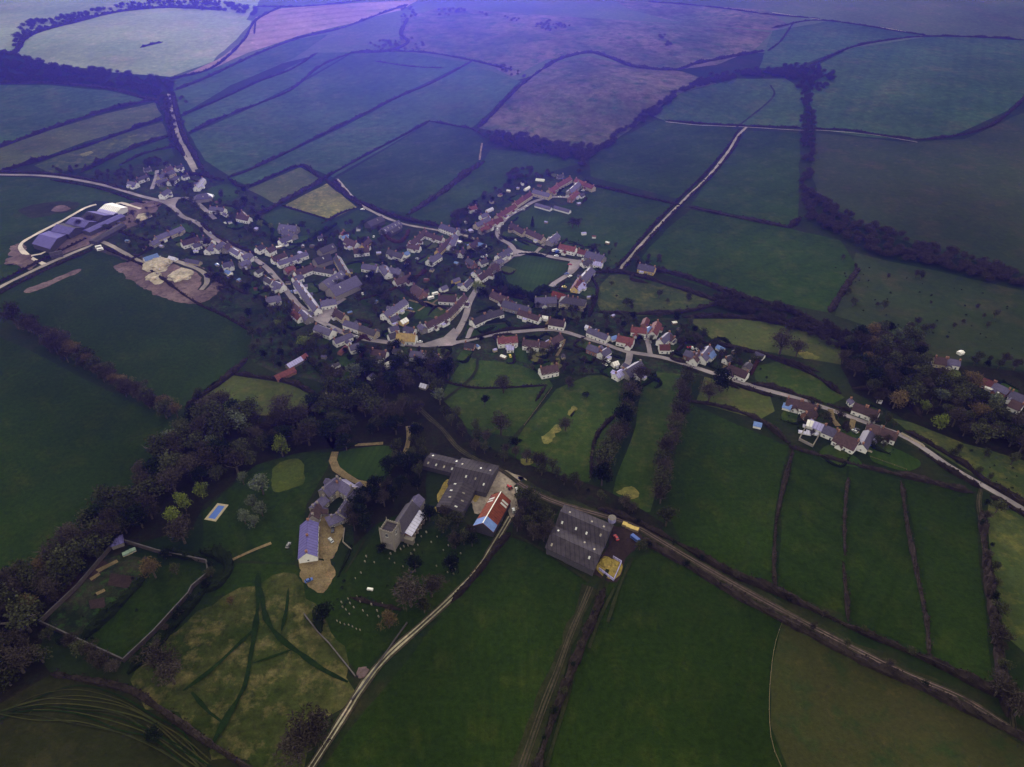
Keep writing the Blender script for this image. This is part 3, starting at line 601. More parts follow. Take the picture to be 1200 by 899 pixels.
def win_mesh(w, h, big=False):
    k = (w, h)
    if k not in _win:
        mb = MB(); mb.box(-w/2-.07, w/2+.07, 0, 0.06, -h/2-.07, h/2+.07, 0); mb.box(-w/2, -0.04, 0.061, 0.075, -h/2, h/2, 1); mb.box(0.04, w/2, 0.061, 0.075, -h/2, h/2, 1); mb.box(-w/2-.15, w/2+.15, 0, 0.16, -h/2-.16, -h/2-.075, 0)
        me = bpy.data.meshes.new('window'); me.from_pydata(mb.v, [], mb.f); me.polygons.foreach_set('material_index', mb.m); me.materials.append(M['frame']); me.materials.append(M['glass']); _win[k] = me
    return _win[k]
def place(me, name, parent, x, y, z, rz):
    o = bpy.data.objects.new(name, me); COL.objects.link(o); o.parent = parent; o.location = (x, y, z); o.rotation_euler = (0, 0, rz); return o
def door_mesh(w=1.0, h=2.0):
    k = ('d', w, h)
    if k not in _win:
        mb = MB(); mb.box(-w/2-.1, w/2+.1, 0, 0.05, 0, h+.1, 0); mb.box(-w/2, w/2, 0.051, 0.08, 0, h, 1)
        me = bpy.data.meshes.new('door'); me.from_pydata(mb.v, [], mb.f); me.polygons.foreach_set('material_index', mb.m); me.materials.append(M['frame']); me.materials.append(M['door']); _win[k] = me
    return _win[k]
RN = dict(s='grey-slated', d='dark-slated', r='red-tiled', b='brown-tiled', t='thatched', g='dull grey sheet-roofed', u='blue-roofed', k='white-roofed', h='pale metal-roofed', l='lead-roofed', v='violet metal-roofed', e='rust-roofed')
WN = dict(W='white', C='cream stone', S='grey flint', B='brick', Y='ochre', X='dark clad')
GARD = []
def house(d, cl, place_, noun='building'):
    x1, y1, x2, y2, w, e, rf, wl = d[:8]; opt = d[8] if len(d) > 8 else ''
    if 'b' not in opt: w *= .88; e *= .86
    tn = 0.95 if rf in 'tb' else 0.8
    if 'f' in opt: tn = 0.28
    rise = w/2*tn; zr = e+rise
    if wl in 'SC' and 'b' not in opt and cl not in ('_', 'north', 'school') and int(x1+y2) % 2: wl = 'W'
    c, L, rz = solve(x1, y1, x2, y2, zr); L = max(L, 4.5)
    if 'h' in opt: L += w*0.6
    g = tz(c.x, c.y); kind = 'barn' if 'b' in opt else ('shed' if 'o' in opt else ('terrace' if L > 24 else ('cottage' if e < 5 else 'house')))
    nm = {'barn': 'barn', 'shed': 'shed', 'terrace': 'terraced_house', 'cottage': 'cottage', 'house': 'house'}[kind]
    root = empty(nm, (c.x, c.y, g), rz)
    OCC.append((c.x, c.y, L/2, w/2, rz))
    mw = MB(); mr = MB()
    hip = 'h' in opt
    if hip: mw.box(-L/2, L/2, -w/2, w/2, -1, e)
    else: walls_gable(mw, L, w, e, rise)
    wo = mw.build('wall', M[wl], root)
    (roof_hip(mr, L, w, e, rise) if hip else roof_gable(mr, L, w, e, rise))
    if not ('b' in opt or 'o' in opt):
        mr.prism([(-.16, zr+.15), (.16, zr+.15), (0, zr+.42)], -L/2-.3+(w*.45 if hip else 0), L/2+.3-(w*.45 if hip else 0), 0)
    ro = mr.build('roof', M[rf], root)
    rr = random.Random(int(x1*7+y1*13+x2))
    plain = 'b' in opt or 'o' in opt
    if not plain:
        n = 1 if L < 8 else (2 if L < 18 else max(3, int(L/8)))
        for i in range(n):
            cx = (-L/2+0.6 if n > 1 else (L/2-.6)*rr.choice([-1, 1]))+(L-1.2)*i/max(1, n-1) if n > 1 else (L/2-.6)*rr.choice([-1, 1])
            if hip: cx *= 0.4
            mb = MB(); mb.box(cx-.45, cx+.45, -.6, .6, zr-1.0, zr+1.3); mb.box(cx-.52, cx+.52, -.67, .67, zr+1.303, zr+1.45)
            for q in (-.28, .28): mb.cyl((cx, q, zr+1.45), (cx, q, zr+1.95), .14, .11, 6, 1)
            mb.build('chimney', [M['B'] if wl != 'S' else M['S'], M['pot']], ro)
        floors = 2 if e >= 4.2 else 1
        nw = max(2, int(L/3.2))
        for side in (-1, 1):
            ys = side*(w/2+.002); rzz = 0 if side > 0 else math.pi
            for f in range(floors):
                z = 1.5+f*2.5
                for i in range(nw):
                    x = -L/2+L*(i+.5)/nw
                    if f == 0 and i == nw//2:
                        place(door_mesh(), 'door', root, x, ys, 0.02, rzz); continue
                    place(win_mesh(1.2, 1.15), 'window', root, x, ys, z, rzz)
        for sx in (-1, 1):
            if L < 30 and not hip: place(win_mesh(1.0, 1.0), 'window', root, sx*(L/2+.002), 0, 1.6 if floors == 1 else 4.0, -sx*math.pi/2)
        # small wing or porch seen on many of the houses
        if L > 9 and 'n' not in opt:
            side = rr.choice([-1, 1]); px_ = rr.uniform(-L*.3, L*.3); wl2 = rr.uniform(3.0, 4.6); out = rr.uniform(1.8, 4.0); e2 = min(e-.6, rr.choice([2.4, 2.4, 4.0]))
            r2 = wl2/2*tn
            if e2+r2 < e+rise-.3:
                T = Matrix.Translation((px_, side*(w/2+out/2-.3), 0)) @ Matrix.Rotation(math.pi/2, 4, 'Z')
                a = MB(); walls_gable(a, out+.6, wl2, e2, r2); a.v = [tuple(T @ Vector(p)) for p in a.v]; a.build('wing_wall', M[wl if rr.random() < .6 else 'W'], root)
                a = MB(); roof_gable(a, out+1.4, wl2, e2, r2, .25, .2, .2); a.v = [tuple(T @ Vector(p)) for p in a.v]; a.build('wing_roof', M[rf], root)
        if rr.random() < .3 and L > 8 and 'n' not in opt: # flat-roofed extension
            side = rr.choice([-1, 1]); px_ = rr.uniform(-L*.3, L*.3)
            a = MB(); a.box(px_-1.8, px_+1.8, *sorted((side*(w/2+.003), side*(w/2+2.6))), 0, 2.4, 0); a.box(px_-1.95, px_+1.95, *sorted((side*(w/2+.003), side*(w/2+2.75))), 2.403, 2.6, 1)
            a.build('conservatory', [M['W'], M['h']], root)
    elif 'b' in opt and 'q' not in opt:
        n = max(2, int(L/5)); k = rise/(w/2)
        for side in (-1, 1):
            for i in range(n):
                if rr.random() < .35: continue
                x = -L/2+L*(i+.5)/n; y = side*w*rr.choice([.2, .3]); z = e+rise-abs(y)*k+.30
                a = MB(); dy = .8
                a.add([(x-.5, y-dy, z-side*(-dy)*k), (x+.5, y-dy, z-side*(-dy)*k), (x+.5, y+dy, z-side*dy*k), (x-.5, y+dy, z-side*dy*k),
                       (x-.5, y-dy, z-.06-side*(-dy)*k), (x+.5, y-dy, z-.06-side*(-dy)*k), (x+.5, y+dy, z-.06-side*dy*k), (x-.5, y+dy, z-.06-side*dy*k)], [(0, 1, 2, 3), (7, 6, 5, 4), (0, 4, 5, 1), (1, 5, 6, 2), (2, 6, 7, 3), (3, 7, 4, 0)])
                a.build('rooflight', M['rooflight' if rr.random() < .55 else 'oldlight'], ro)
        a = MB(); a.box(-2, 2, w/2+.003, w/2+.1, 0, min(3, e-.3)); a.build('barn_door', M['X'], root)
    else:
        a = MB(); a.box(-.5, .5, w/2+.003, w/2+.06, 0, min(1.9, e-.2)); a.build('door', M['wood'], root)
    if not plain and cl != '_': GARD.append((c.x, c.y, L, w, rz, cl, place_))
    desc = f"{RN[rf]} {WN[wl]} {kind if kind != 'terrace' else 'terrace'}"
    pend(root, cl, noun, desc, kind if kind != 'terrace' else 'terraced house', 'buildings '+place_, place_)
    return root
# ridge px x1 y1 x2 y2, width m, eaves m, roof, wall, options (h hip, b barn, o outbuilding, f flat pitch, n no wing)
BL = {
 ('hamlet', 'in the top-left hamlet'): [
  (150,212,160,214,7,4.5,'s','W'),(185,206,203,199,8,5,'s','C'),(205,196,213,193,6,4.5,'d','W'),(183,212,196,209,7,4.5,'s','S'),(197,212,206,206,7,4.5,'d','W'),
  (160,209,172,205,7,4.5,'d','S'),(188,227,197,221,8,5,'s','W'),(229,218,237,208,8,4.5,'s','S'),(230,228,244,226,11,4,'s','S','hb'),(190,200,200,194,7,4,'b','S'),(168,198,176,196,6,3,'d','S'),(213,206,220,204,6,4,'d','S')],
 ('mid', 'between main street and olive field'): [
  (246,242,263,244,8,4.5,'s','W'),(278,251,292,254,8,4.5,'b','W'),(283,247,288,253,6,4.5,'b','W'),(262,249,266,251,4,2.2,'s','W','o'),
  (327,263,348,265,11,5,'s','S'),(327,281,339,276,8,4.5,'s','W'),(332,268,345,274,8,4.5,'s','S')],
 ('west', 'below the upper main street'): [
  (181,278,197,271,8,4.5,'s','C'),(197,272,213,265,8,4.5,'s','C'),(212,283,232,277,8,4.5,'b','W'),(238,277,248,281,8,4.5,'d','W'),(225,287,234,284,7,4,'s','S'),
  (241,292,249,285,7,4.5,'s','W'),(251,290,260,283,8,4.5,'s','W'),(262,290,267,284,7,4.5,'b','S'),(271,290,281,296,7,4.5,'s','W'),(283,300,294,296,8,4.5,'s','W'),
  (260,309,272,306,8,4.5,'s','W'),(280,308,292,304,7,4.5,'s','S'),(299,318,306,314,6,4.5,'d','W'),(168,302,184,297,7,2.4,'u','W','o'),(198,300,206,302,5,2.2,'l','W','o'),
  (218,303,234,306,6,2.6,'s','C','o'),(311,324,319,329,7,4.5,'d','W'),(321,329,331,334,8,4.8,'s','W'),(311,349,328,346,9,4.2,'s','S'),(264,316,270,318,5,2.3,'u','W','o'),(176,284,184,280,7,4,'s','S')],
 ('street', 'along the right side of main street'): [
  (300,290,308,286,8,5,'d','W'),(312,292,320,288,8,5,'b','W'),(318,302,334,296,7,4.5,'b','W'),(325,307,342,301,7,4.5,'s','W'),(342,301,359,295,7,4.5,'s','W'),
  (333,315,344,311,7,4.5,'r','S'),(345,318,365,310,9,4.5,'b','C'),(343,325,353,321,8,4.5,'s','W'),(347,328,355,339,8,4.8,'s','W'),(355,339,364,351,8,4.8,'s','S'),(364,351,372,361,8,4.8,'s','C'),
  (375,353,393,350,9,4.8,'s','W'),(393,362,404,369,8,4.5,'b','C'),(404,375,422,381,8,4.8,'s','W'),(422,381,441,388,8,4.8,'d','C')],
 ('streetb', 'along the lower side of main street'): [
  (343,353,352,362,8,4.8,'b','W'),(353,363,362,371,8,4.8,'s','S'),(344,364,352,371,7,4,'r','S'),(370,380,389,387,9,4.8,'s','W'),(391,398,411,390,7,4.5,'s','S'),(402,388,409,386,4,4,'d','Y','n'),
  (409,405,420,402,8,4.5,'s','W'),(397,412,405,405,4,2.5,'r','B','o'),(336,427,352,418,6,2.8,'h','S','o'),(322,440,344,430,7,2.8,'r','B','o'),(352,418,358,414,5,2.6,'r','B','o'),
  (436,409,453,412,8,4.5,'b','W'),(450,426,459,422,6,3,'k','W','o'),(438,418,446,416,6,4.2,'d','W')],
 ('behind', 'in the gardens behind main street'): [
  (368,303,386,297,11,4.5,'d','S','b'),(369,313,392,317,7,4,'d','W'),(374,292,390,285,9,4,'d','S','b'),(394,299,406,319,8,5,'d','Y'),(378,330,400,317,12,5,'s','S','b'),(386,337,417,323,15,5,'s','S','b'),
  (400,277,407,275,5,3,'u','W','o'),(372,277,378,276,5,3,'s','W'),(405,278,418,284,9,4.5,'b','S'),(414,292,432,290,8,4.5,'b','W'),(424,287,432,279,7,4.5,'b','Y'),(430,260,447,253,10,4,'d','X','b'),
  (447,268,467,258,9,3.5,'s','S','b'),(456,271,468,264,6,3,'d','X','b'),(455,292,473,298,9,4,'d','W'),(471,298,478,294,6,3,'u','W','o'),(425,309,442,312,9,4,'s','S'),(448,309,455,319,9,4.5,'s','W'),(458,313,470,318,8,4,'s','S'),
  (462,328,481,321,9,4,'b','W'),(485,333,496,341,10,4,'b','B'),(403,270,399,275,5,3,'r','W')],
 ('centre', 'in the middle cluster by white-walled court'): [
  (480,284,498,268,8,4.2,'b','W'),(478,286,492,288,7,4,'b','W'),(499,272,519,278,7,4,'b','W'),(517,262,536,269,9,5.5,'s','W'),(512,293,528,277,7,4,'b','Y'),(527,287,533,274,8,4,'s','S'),(502,304,514,296,9,4.5,'s','W'),
  (539,296,543,291,6,4,'b','W'),(550,287,560,280,7,4,'b','C'),(562,306,570,303,7,4,'d','W'),(560,284,569,286,6,2.8,'u','W','o'),(548,302,556,308,7,4,'d','B')],
 ('north', 'in the northern estate above the green'): [
  (549,243,558,241,7,4.5,'r','W'),(557,262,573,254,8,4.5,'s','C'),(563,252,571,249,7,4,'s','W'),(567,263,577,258,8,4.8,'r','C'),(577,258,588,255,8,4.8,'r','W'),(562,268,572,264,7,4.5,'r','S'),(582,252,593,245,8,4.8,'r','C'),(593,245,603,239,8,4.8,'r','C'),
  (603,237,612,231,8,4.8,'r','C'),(612,231,621,225,8,4.8,'r','C'),(625,222,645,227,8,4.8,'s','C'),(643,222,652,217,8,4.8,'r','C'),(652,216,668,207,8,4.8,'r','C'),(667,223,678,213,9,4.8,'s','S'),(668,231,676,223,7,4.8,'r','B'),(675,209,686,214,8,4.8,'r','C'),(686,214,696,218,8,4.8,'r','C'),
  (628,238,646,243,6,2.5,'s','W','o'),(650,241,668,246,6,2.5,'s','W','o'),(679,228,684,226,6,3,'d','W'),(653,206,660,204,5,3,'d','S'),
  (599,261,615,270,8,4.5,'b','C'),(617,268,637,277,8,4.5,'b','C'),(643,281,653,273,9,4,'s','S'),(570,246,577,243,4,2.2,'l','W','o'),(615,221,620,218,3.5,2.2,'k','W','o')],
 ('green', 'around the lane above the village green'): [
  (583,299,597,290,9,5,'s','S'),(578,307,587,302,8,5,'s','S'),(574,312,582,308,8,4.8,'b','S'),(560,324,574,314,8,4.8,'b','W'),(556,319,562,315,6,4.5,'d','W'),(543,334,551,326,7,4.2,'s','C'),(530,328,538,325,5,3,'s','Y','o'),
  (656,286,675,290,9,5,'r','W'),(678,292,687,294,8,3.5,'r','W'),(688,294,708,300,12,4,'s','S'),(696,306,706,308,7,3.5,'h','W'),(681,326,693,313,10,4,'s','S'),(673,336,680,325,7,4.5,'r','Y'),(676,338,684,330,6,3,'h','W'),(648,341,662,345,7,3,'e','B','o'),
  (749,309,768,313,10,4,'s','Y'),(682,307,692,304,7,3.5,'d','W')],
 ('school', 'just below the village green'): [
  (627,349,652,348,10,4.5,'s','S'),(661,347,682,350,12,6,'d','C','h'),(590,352,620,360,10,4.5,'s','S'),(577,341,596,350,9,3.5,'b','C'),(590,346,600,352,8,3,'b','B','o'),(608,363,621,367,7,4,'b','W'),(621,367,633,371,7,4,'b','W'),(644,373,662,376,9,4.5,'b','W'),
  (553,375,568,368,9,4,'d','W'),(568,368,588,362,9,4,'d','W'),(636,370,642,371,4,3,'k','W','o')],
 ('junc', 'around the road junction'): [
  (498,379,511,373,8,5,'b','S'),(511,373,524,366,8,5,'b','S'),(524,366,534,356,8,5,'b','C'),(534,356,544,345,8,5,'b','C'),(514,346,535,347,9,4,'b','W'),(516,337,523,334,6,3,'s','W','o'),(449,367,474,350,9,5,'s','W'),(456,373,466,369,8,3.5,'s','W'),(469,376,476,372,6,3,'k','Y','o'),
  (465,390,487,392,10,4.2,'t','W'),(455,392,465,389,8,4.5,'d','W'),(474,382,486,385,7,4,'s','S'),(456,384,466,381,7,4,'s','S'),(492,379,497,384,6,4.5,'s','S'),(481,411,496,413,9,4.5,'s','W'),(498,413,515,417,9,4.5,'s','W'),(485,418,492,416,6,3,'s','W'),(545,401,556,403,7,3,'d','B')],
 ('east', 'on the east road below the green'): [
  (583,396,606,394,9,5,'r','C'),(594,405,602,405,6,3.5,'h','W'),(613,398,632,400,8,5,'b','C'),(634,400,645,402,7,4,'b','C'),(645,398,657,391,8,4.8,'b','C'),(633,431,653,427,9,5,'b','W'),(690,384,713,393,8,4.5,'s','W'),(687,381,692,383,4,3,'l','W','o'),(716,395,722,393,5,2.5,'u','W','o')],
 ('lane', 'around the east lane close'): [
  (690,403,703,408,8,4.5,'s','B'),(704,413,713,407,8,4.5,'s','W'),(724,393,743,397,9,4.8,'r','C'),(740,383,758,385,8,4.5,'r','C'),(755,379,758,372,6,3,'r','B','o'),(765,389,771,376,8,4.5,'r','C'),(757,386,763,382,6,4,'u','W'),(774,398,785,389,8,4.5,'s','W'),(785,391,791,396,6,4,'b','W'),(773,404,785,404,8,4.2,'r','C'),
  (733,434,751,423,12,4,'s','S'),(721,438,731,432,7,4,'h','W'),(745,437,752,431,8,4,'s','W'),(718,425,724,423,5,2.5,'k','W','o'),(804,410,814,414,8,4.5,'s','B'),(813,420,819,412,7,4.5,'b','S'),(822,417,832,405,10,4.5,'s','S'),(830,416,836,411,7,3.5,'u','W'),
  (841,404,849,408,5,2.3,'u','W','o'),(850,420,857,416,6,4,'d','W'),(854,427,877,436,9,4.5,'b','W'),(874,429,879,424,6,4,'d','S'),(886,412,896,416,6,2.4,'s','W','o')],
 ('hamlete', 'in the eastern roadside hamlet'): [
  (923,466,940,470,9,4.2,'b','S'),(940,470,959,476,9,4.2,'b','W'),(944,484,956,480,7,4,'b','B'),(919,472,928,475,6,2.5,'u','W','o'),(931,472,940,476,6,2.5,'k','W','o'),(947,492,958,495,7,3,'k','W','o'),(955,494,968,499,8,4,'h','W'),
  (967,498,982,504,10,4,'s','C'),(982,505,1007,517,12,4,'b','C'),(1011,521,1020,504,8,4,'s','S'),(1017,496,1034,501,9,4.5,'b','S'),(1034,501,1053,508,9,4.5,'b','W'),(1002,472,1016,477,9,4.5,'b','W'),(1016,477,1031,483,9,4.5,'b','W'),(1001,471,997,467,5,3,'s','W'),
  (884,494,893,496,5,2.4,'u','W','o'),(1096,418,1110,420,9,4,'b','C'),(1110,420,1126,423,8,4,'s','S'),(1153,443,1166,448,8,4,'r','B'),(1166,448,1184,457,8,4,'s','B'),(1157,450,1173,457,5,2.6,'k','W','o'),(1186,458,1205,466,9,4.5,'s','W'),(1186,468,1200,474,9,4,'b','W')],
 ('fringe', 'in the trees south of main street'): [
  (382,462,410,466,9,4,'b','S'),(407,453,422,456,5,2.4,'t','Y','o'),(432,441,437,437,5,2.4,'s','W','o'),(493,449,500,451,5,2.5,'l','S','o'),(461,408,470,410,6,3,'d','S'),(412,427,418,427,5,2.3,'h','W','o')],
}
for (cl, pl), L in BL.items():
    for d in L: house(d, cl, pl)

# ---- the large farm buildings
def big(d, label, cat, gr=None):
    o = house(d, '_', ''); PEND.pop(); tag(o, label, cat, gr); return o
big((500,536,537,545,12,3.5,'g','X','bf'), 'long grey sheet-roofed cowshed with dotted rooflights behind the churchyard trees', 'barn')
big((533,547,577,557,24,4,'g','X','bf'), 'widest grey barn at the head of the farmyard, joined to the long cowshed', 'barn')
big((544,564,526,595,16,4,'g','X','bf'), 'grey barn with three white rooflights pointing down from the wide barn', 'barn')
RB = house((587,577,566,613,12,4.5,'e','X','bq'), '_', ''); PEND.pop(); tag(RB, 'rust-red barn with white ridge and a blue patched end by the farmyard', 'barn')
def roofpatch(root, name, x0, x1, side, w, e, tn, s0, s1, mat, up=0.30):
    """thin sheet laid on the slope between fractions s0..s1 of the half width"""
    k = tn; a = MB(); y0 = side*w/2*s0; y1 = side*w/2*s1; z = lambda y: e+w/2*tn-abs(y)*k+up
    vs = [(x0, y0, z(y0)), (x1, y0, z(y0)), (x1, y1, z(y1)), (x0, y1, z(y1))]
    a.add(vs+[(p[0], p[1], p[2]-.05) for p in vs], [(0, 1, 2, 3), (7, 6, 5, 4), (0, 4, 5, 1), (1, 5, 6, 2), (2, 6, 7, 3), (3, 7, 4, 0)]); return a.build(name, mat, root)
rbr = [c for c in RB.children if c.name.startswith('roof')][0]
LR = solve(587, 577, 566, 613, 4.5+12/2*.8)[1]
for o_ in list(RB.children):
    if o_.name.startswith('barn_door'): pass
for sd in (-1, 1): roofpatch(rbr, 'blue_sheet', LR/2-5.5, LR/2+.1, sd, 12, 4.5, .8, .03, 1.05, M['u'])
for x0 in (-LR/2+3.2, -LR/2+5.4): roofpatch(rbr, 'pale_sheet', x0, x0+1.3, 1, 12, 4.5, .8, .40, 1.0, M['rooflight']); roofpatch(rbr, 'pale_sheet', x0, x0+1.3, -1, 12, 4.5, .8, .40, 1.0, M['rooflight'])
a = MB(); a.box(-LR/2-.2, LR/2+.2, -.25, .25, 4.5+4.8+.3, 4.5+4.8+.5); a.build('ridge_cap', M['W'], rbr)
# big twin-span shed
def quadshed(c4px, e, rise, spans, roof, wall, label, name='barn', open_end=False, lights=0):
    """multi-span shed from its four roof corners in the photo: A-B is the gable front, ridges run from A-B to D-C"""
    A, B, C, D = [gp(*p, e) for p in c4px]
    root = empty(name, ((A+B+C+D)/4)[:2]+(0,) if False else (((A+B+C+D)/4).x, ((A+B+C+D)/4).y, 0))
    o = Vector(root.location); root.location.z = 0
    loc = lambda p, z: (p.x-o.x, p.y-o.y, z)
    mw = MB()
    prof = []
    for s in range(spans):
        for f, z in ((0, 0), (.5, rise)): prof.append(((s+f)/spans, z))
    prof.append((1, 0))
    n = len(prof); fr = [A.lerp(B, t) for t, _ in prof]; bk = [D.lerp(C, t) for t, _ in prof]
    for i in range(n-1):   # front and back gable walls per slope
        for P in (fr, bk):
            mw.add([loc(P[i], -1), loc(P[i+1], -1), loc(P[i+1], e+prof[i+1][1]-.05), loc(P[i], e+prof[i][1]-.05)], [(0, 1, 2, 3)])
    for P, Q in ((fr[0], bk[0]), (fr[-1], bk[-1])): mw.add([loc(P, -1), loc(Q, -1), loc(Q, e-.05), loc(P, e-.05)], [(0, 1, 2, 3)])
    mw.build('wall', M[wall], root)
    roofs = []
    for i in range(n-1):
        a = MB(); f0, f1, b0, b1 = fr[i], fr[i+1], bk[i], bk[i+1]; z0, z1 = e+prof[i][1], e+prof[i+1][1]
        d = (f0-b0).normalized()*.8
        v = [loc(f0+d, z0), loc(f1+d, z1), loc(b1-d, z1), loc(b0-d, z0)]
        a.add(v+[(p[0], p[1], p[2]+.25) for p in v], [(3, 2, 1, 0), (4, 5, 6, 7), (0, 1, 5, 4), (1, 2, 6, 5), (2, 3, 7, 6), (3, 0, 4, 7)])
        ro = a.build('roof_slope', M[roof[i % len(roof)]], root); roofs.append(ro)
        for q in range(lights):
            t = (q+.5+R.uniform(-.2, .2))/lights; uu = R.choice([.35, .6])
            if R.random() < .25: continue
            P = f0.lerp(b0, t).lerp(f1.lerp(b1, t), uu); z = z0+(z1-z0)*uu+.27; dx = (f1-f0).normalized()*.8; dy = (f0-b0).normalized()*.5; kz = (z1-z0)/(f1-f0).length*.8
            a = MB(); v = [loc(P+dx+dy, z+kz), loc(P-dx+dy, z-kz), loc(P-dx-dy, z-kz), loc(P+dx-dy, z+kz)]
            a.add(v+[(p[0], p[1], p[2]+.06) for p in v], [(3, 2, 1, 0), (4, 5, 6, 7), (0, 1, 5, 4), (1, 2, 6, 5), (2, 3, 7, 6), (3, 0, 4, 7)]); a.build('rooflight', M['rooflight' if R.random() < .5 else 'oldlight'], ro)
    c = (A+B+C+D)/4; ex = ((B-A).length+(C-D).length)/4; ey = ((D-A).length+(C-B).length)/4
    OCC.append((c.x, c.y, ex, ey, math.atan2((B-A).y, (B-A).x)))
    tag(root, label, 'barn'); return root
quadshed([(640, 643), (663, 592), (718, 615), (695, 669)], 4.5, 3.0, 2, 'g', 'X', 'large square grey twin-span shed beside the brown track, right of farmyard', lights=4)
# dairy sheds (gables face lower right), photographed roofs from lower left to upper right
for i, (q, cols, lab) in enumerate([
    ([(58, 292), (77, 275), (58, 271), (38, 286)], ('v', 'v'), 'violet metal dairy shed at the lower left end of the dairy'),
    ([(80, 275), (97, 267), (76, 262), (60, 271)], ('v', 'g'), 'violet dairy shed, second from the left in the dairy row'),
    ([(98, 267), (113, 260), (94, 255), (77, 262)], ('v', 'v'), 'violet dairy shed in the middle of the dairy row'),
    ([(114, 260), (131, 252), (113, 248), (95, 255)], ('g', 'v'), 'dark violet dairy shed just left of the pale sheds'),
    ([(132, 252), (138, 250), (120, 245), (114, 248)], ('h', 'h'), 'narrow pale lilac shed beside the white shed')]):
    o = quadshed(q, 5, 3.2 if i < 4 else 1.0, 1, cols, 'X', lab)
quadshed([(136, 249), (149, 243), (132, 238), (117, 245)], 5, 2.0, 1, 'k', 'W', 'white-roofed shed at the upper right end of the dairy')
big((100,270,142,251,10,4,'v','X','bfq'), 'long narrow violet metal feed shed in front of the dairy row', 'barn')
big((108,282,143,262,9,3,'g','X','bfq'), 'long low grey lean shed below the violet feed shed', 'barn')
big((58,297,72,294,10,3,'g','X','bfq'), 'low dark shed beside the pale concrete track fork', 'barn')
# manor
MN = [((378,574,396,559,10,6.5,'s','S'), 'slated main wing of the manor house above the gravel drive'), ((385,571,396,565,7,7,'s','C'), 'pale gabled bay range in the middle of the manor'), ((398,562,412,571,10,6.5,'s','S'), 'slated north-east wing of the manor beside the curving drive'),
      ((417,573,398,601,8,5,'s','S'), 'long slated east range of the manor by dark evergreens'), ((380,581,366,594,7,4.5,'s','S'), 'slated west service range of the manor'), ((372,589,366,604,7,4,'b','S'), 'brown-roofed link range above the coach house')]
for d, lab in MN: big(d, lab, 'manor house', 'ranges of the manor house')
big((389,605,394,603,8,3.2,'s','S','h'), 'small hip-roofed pavilion in the manor gravel court', 'pavilion')
o = big((361,609,359,648,11,4.5,'v','W','n'), 'long blue-slated coach house with white walls beside the gravel court', 'coach house')
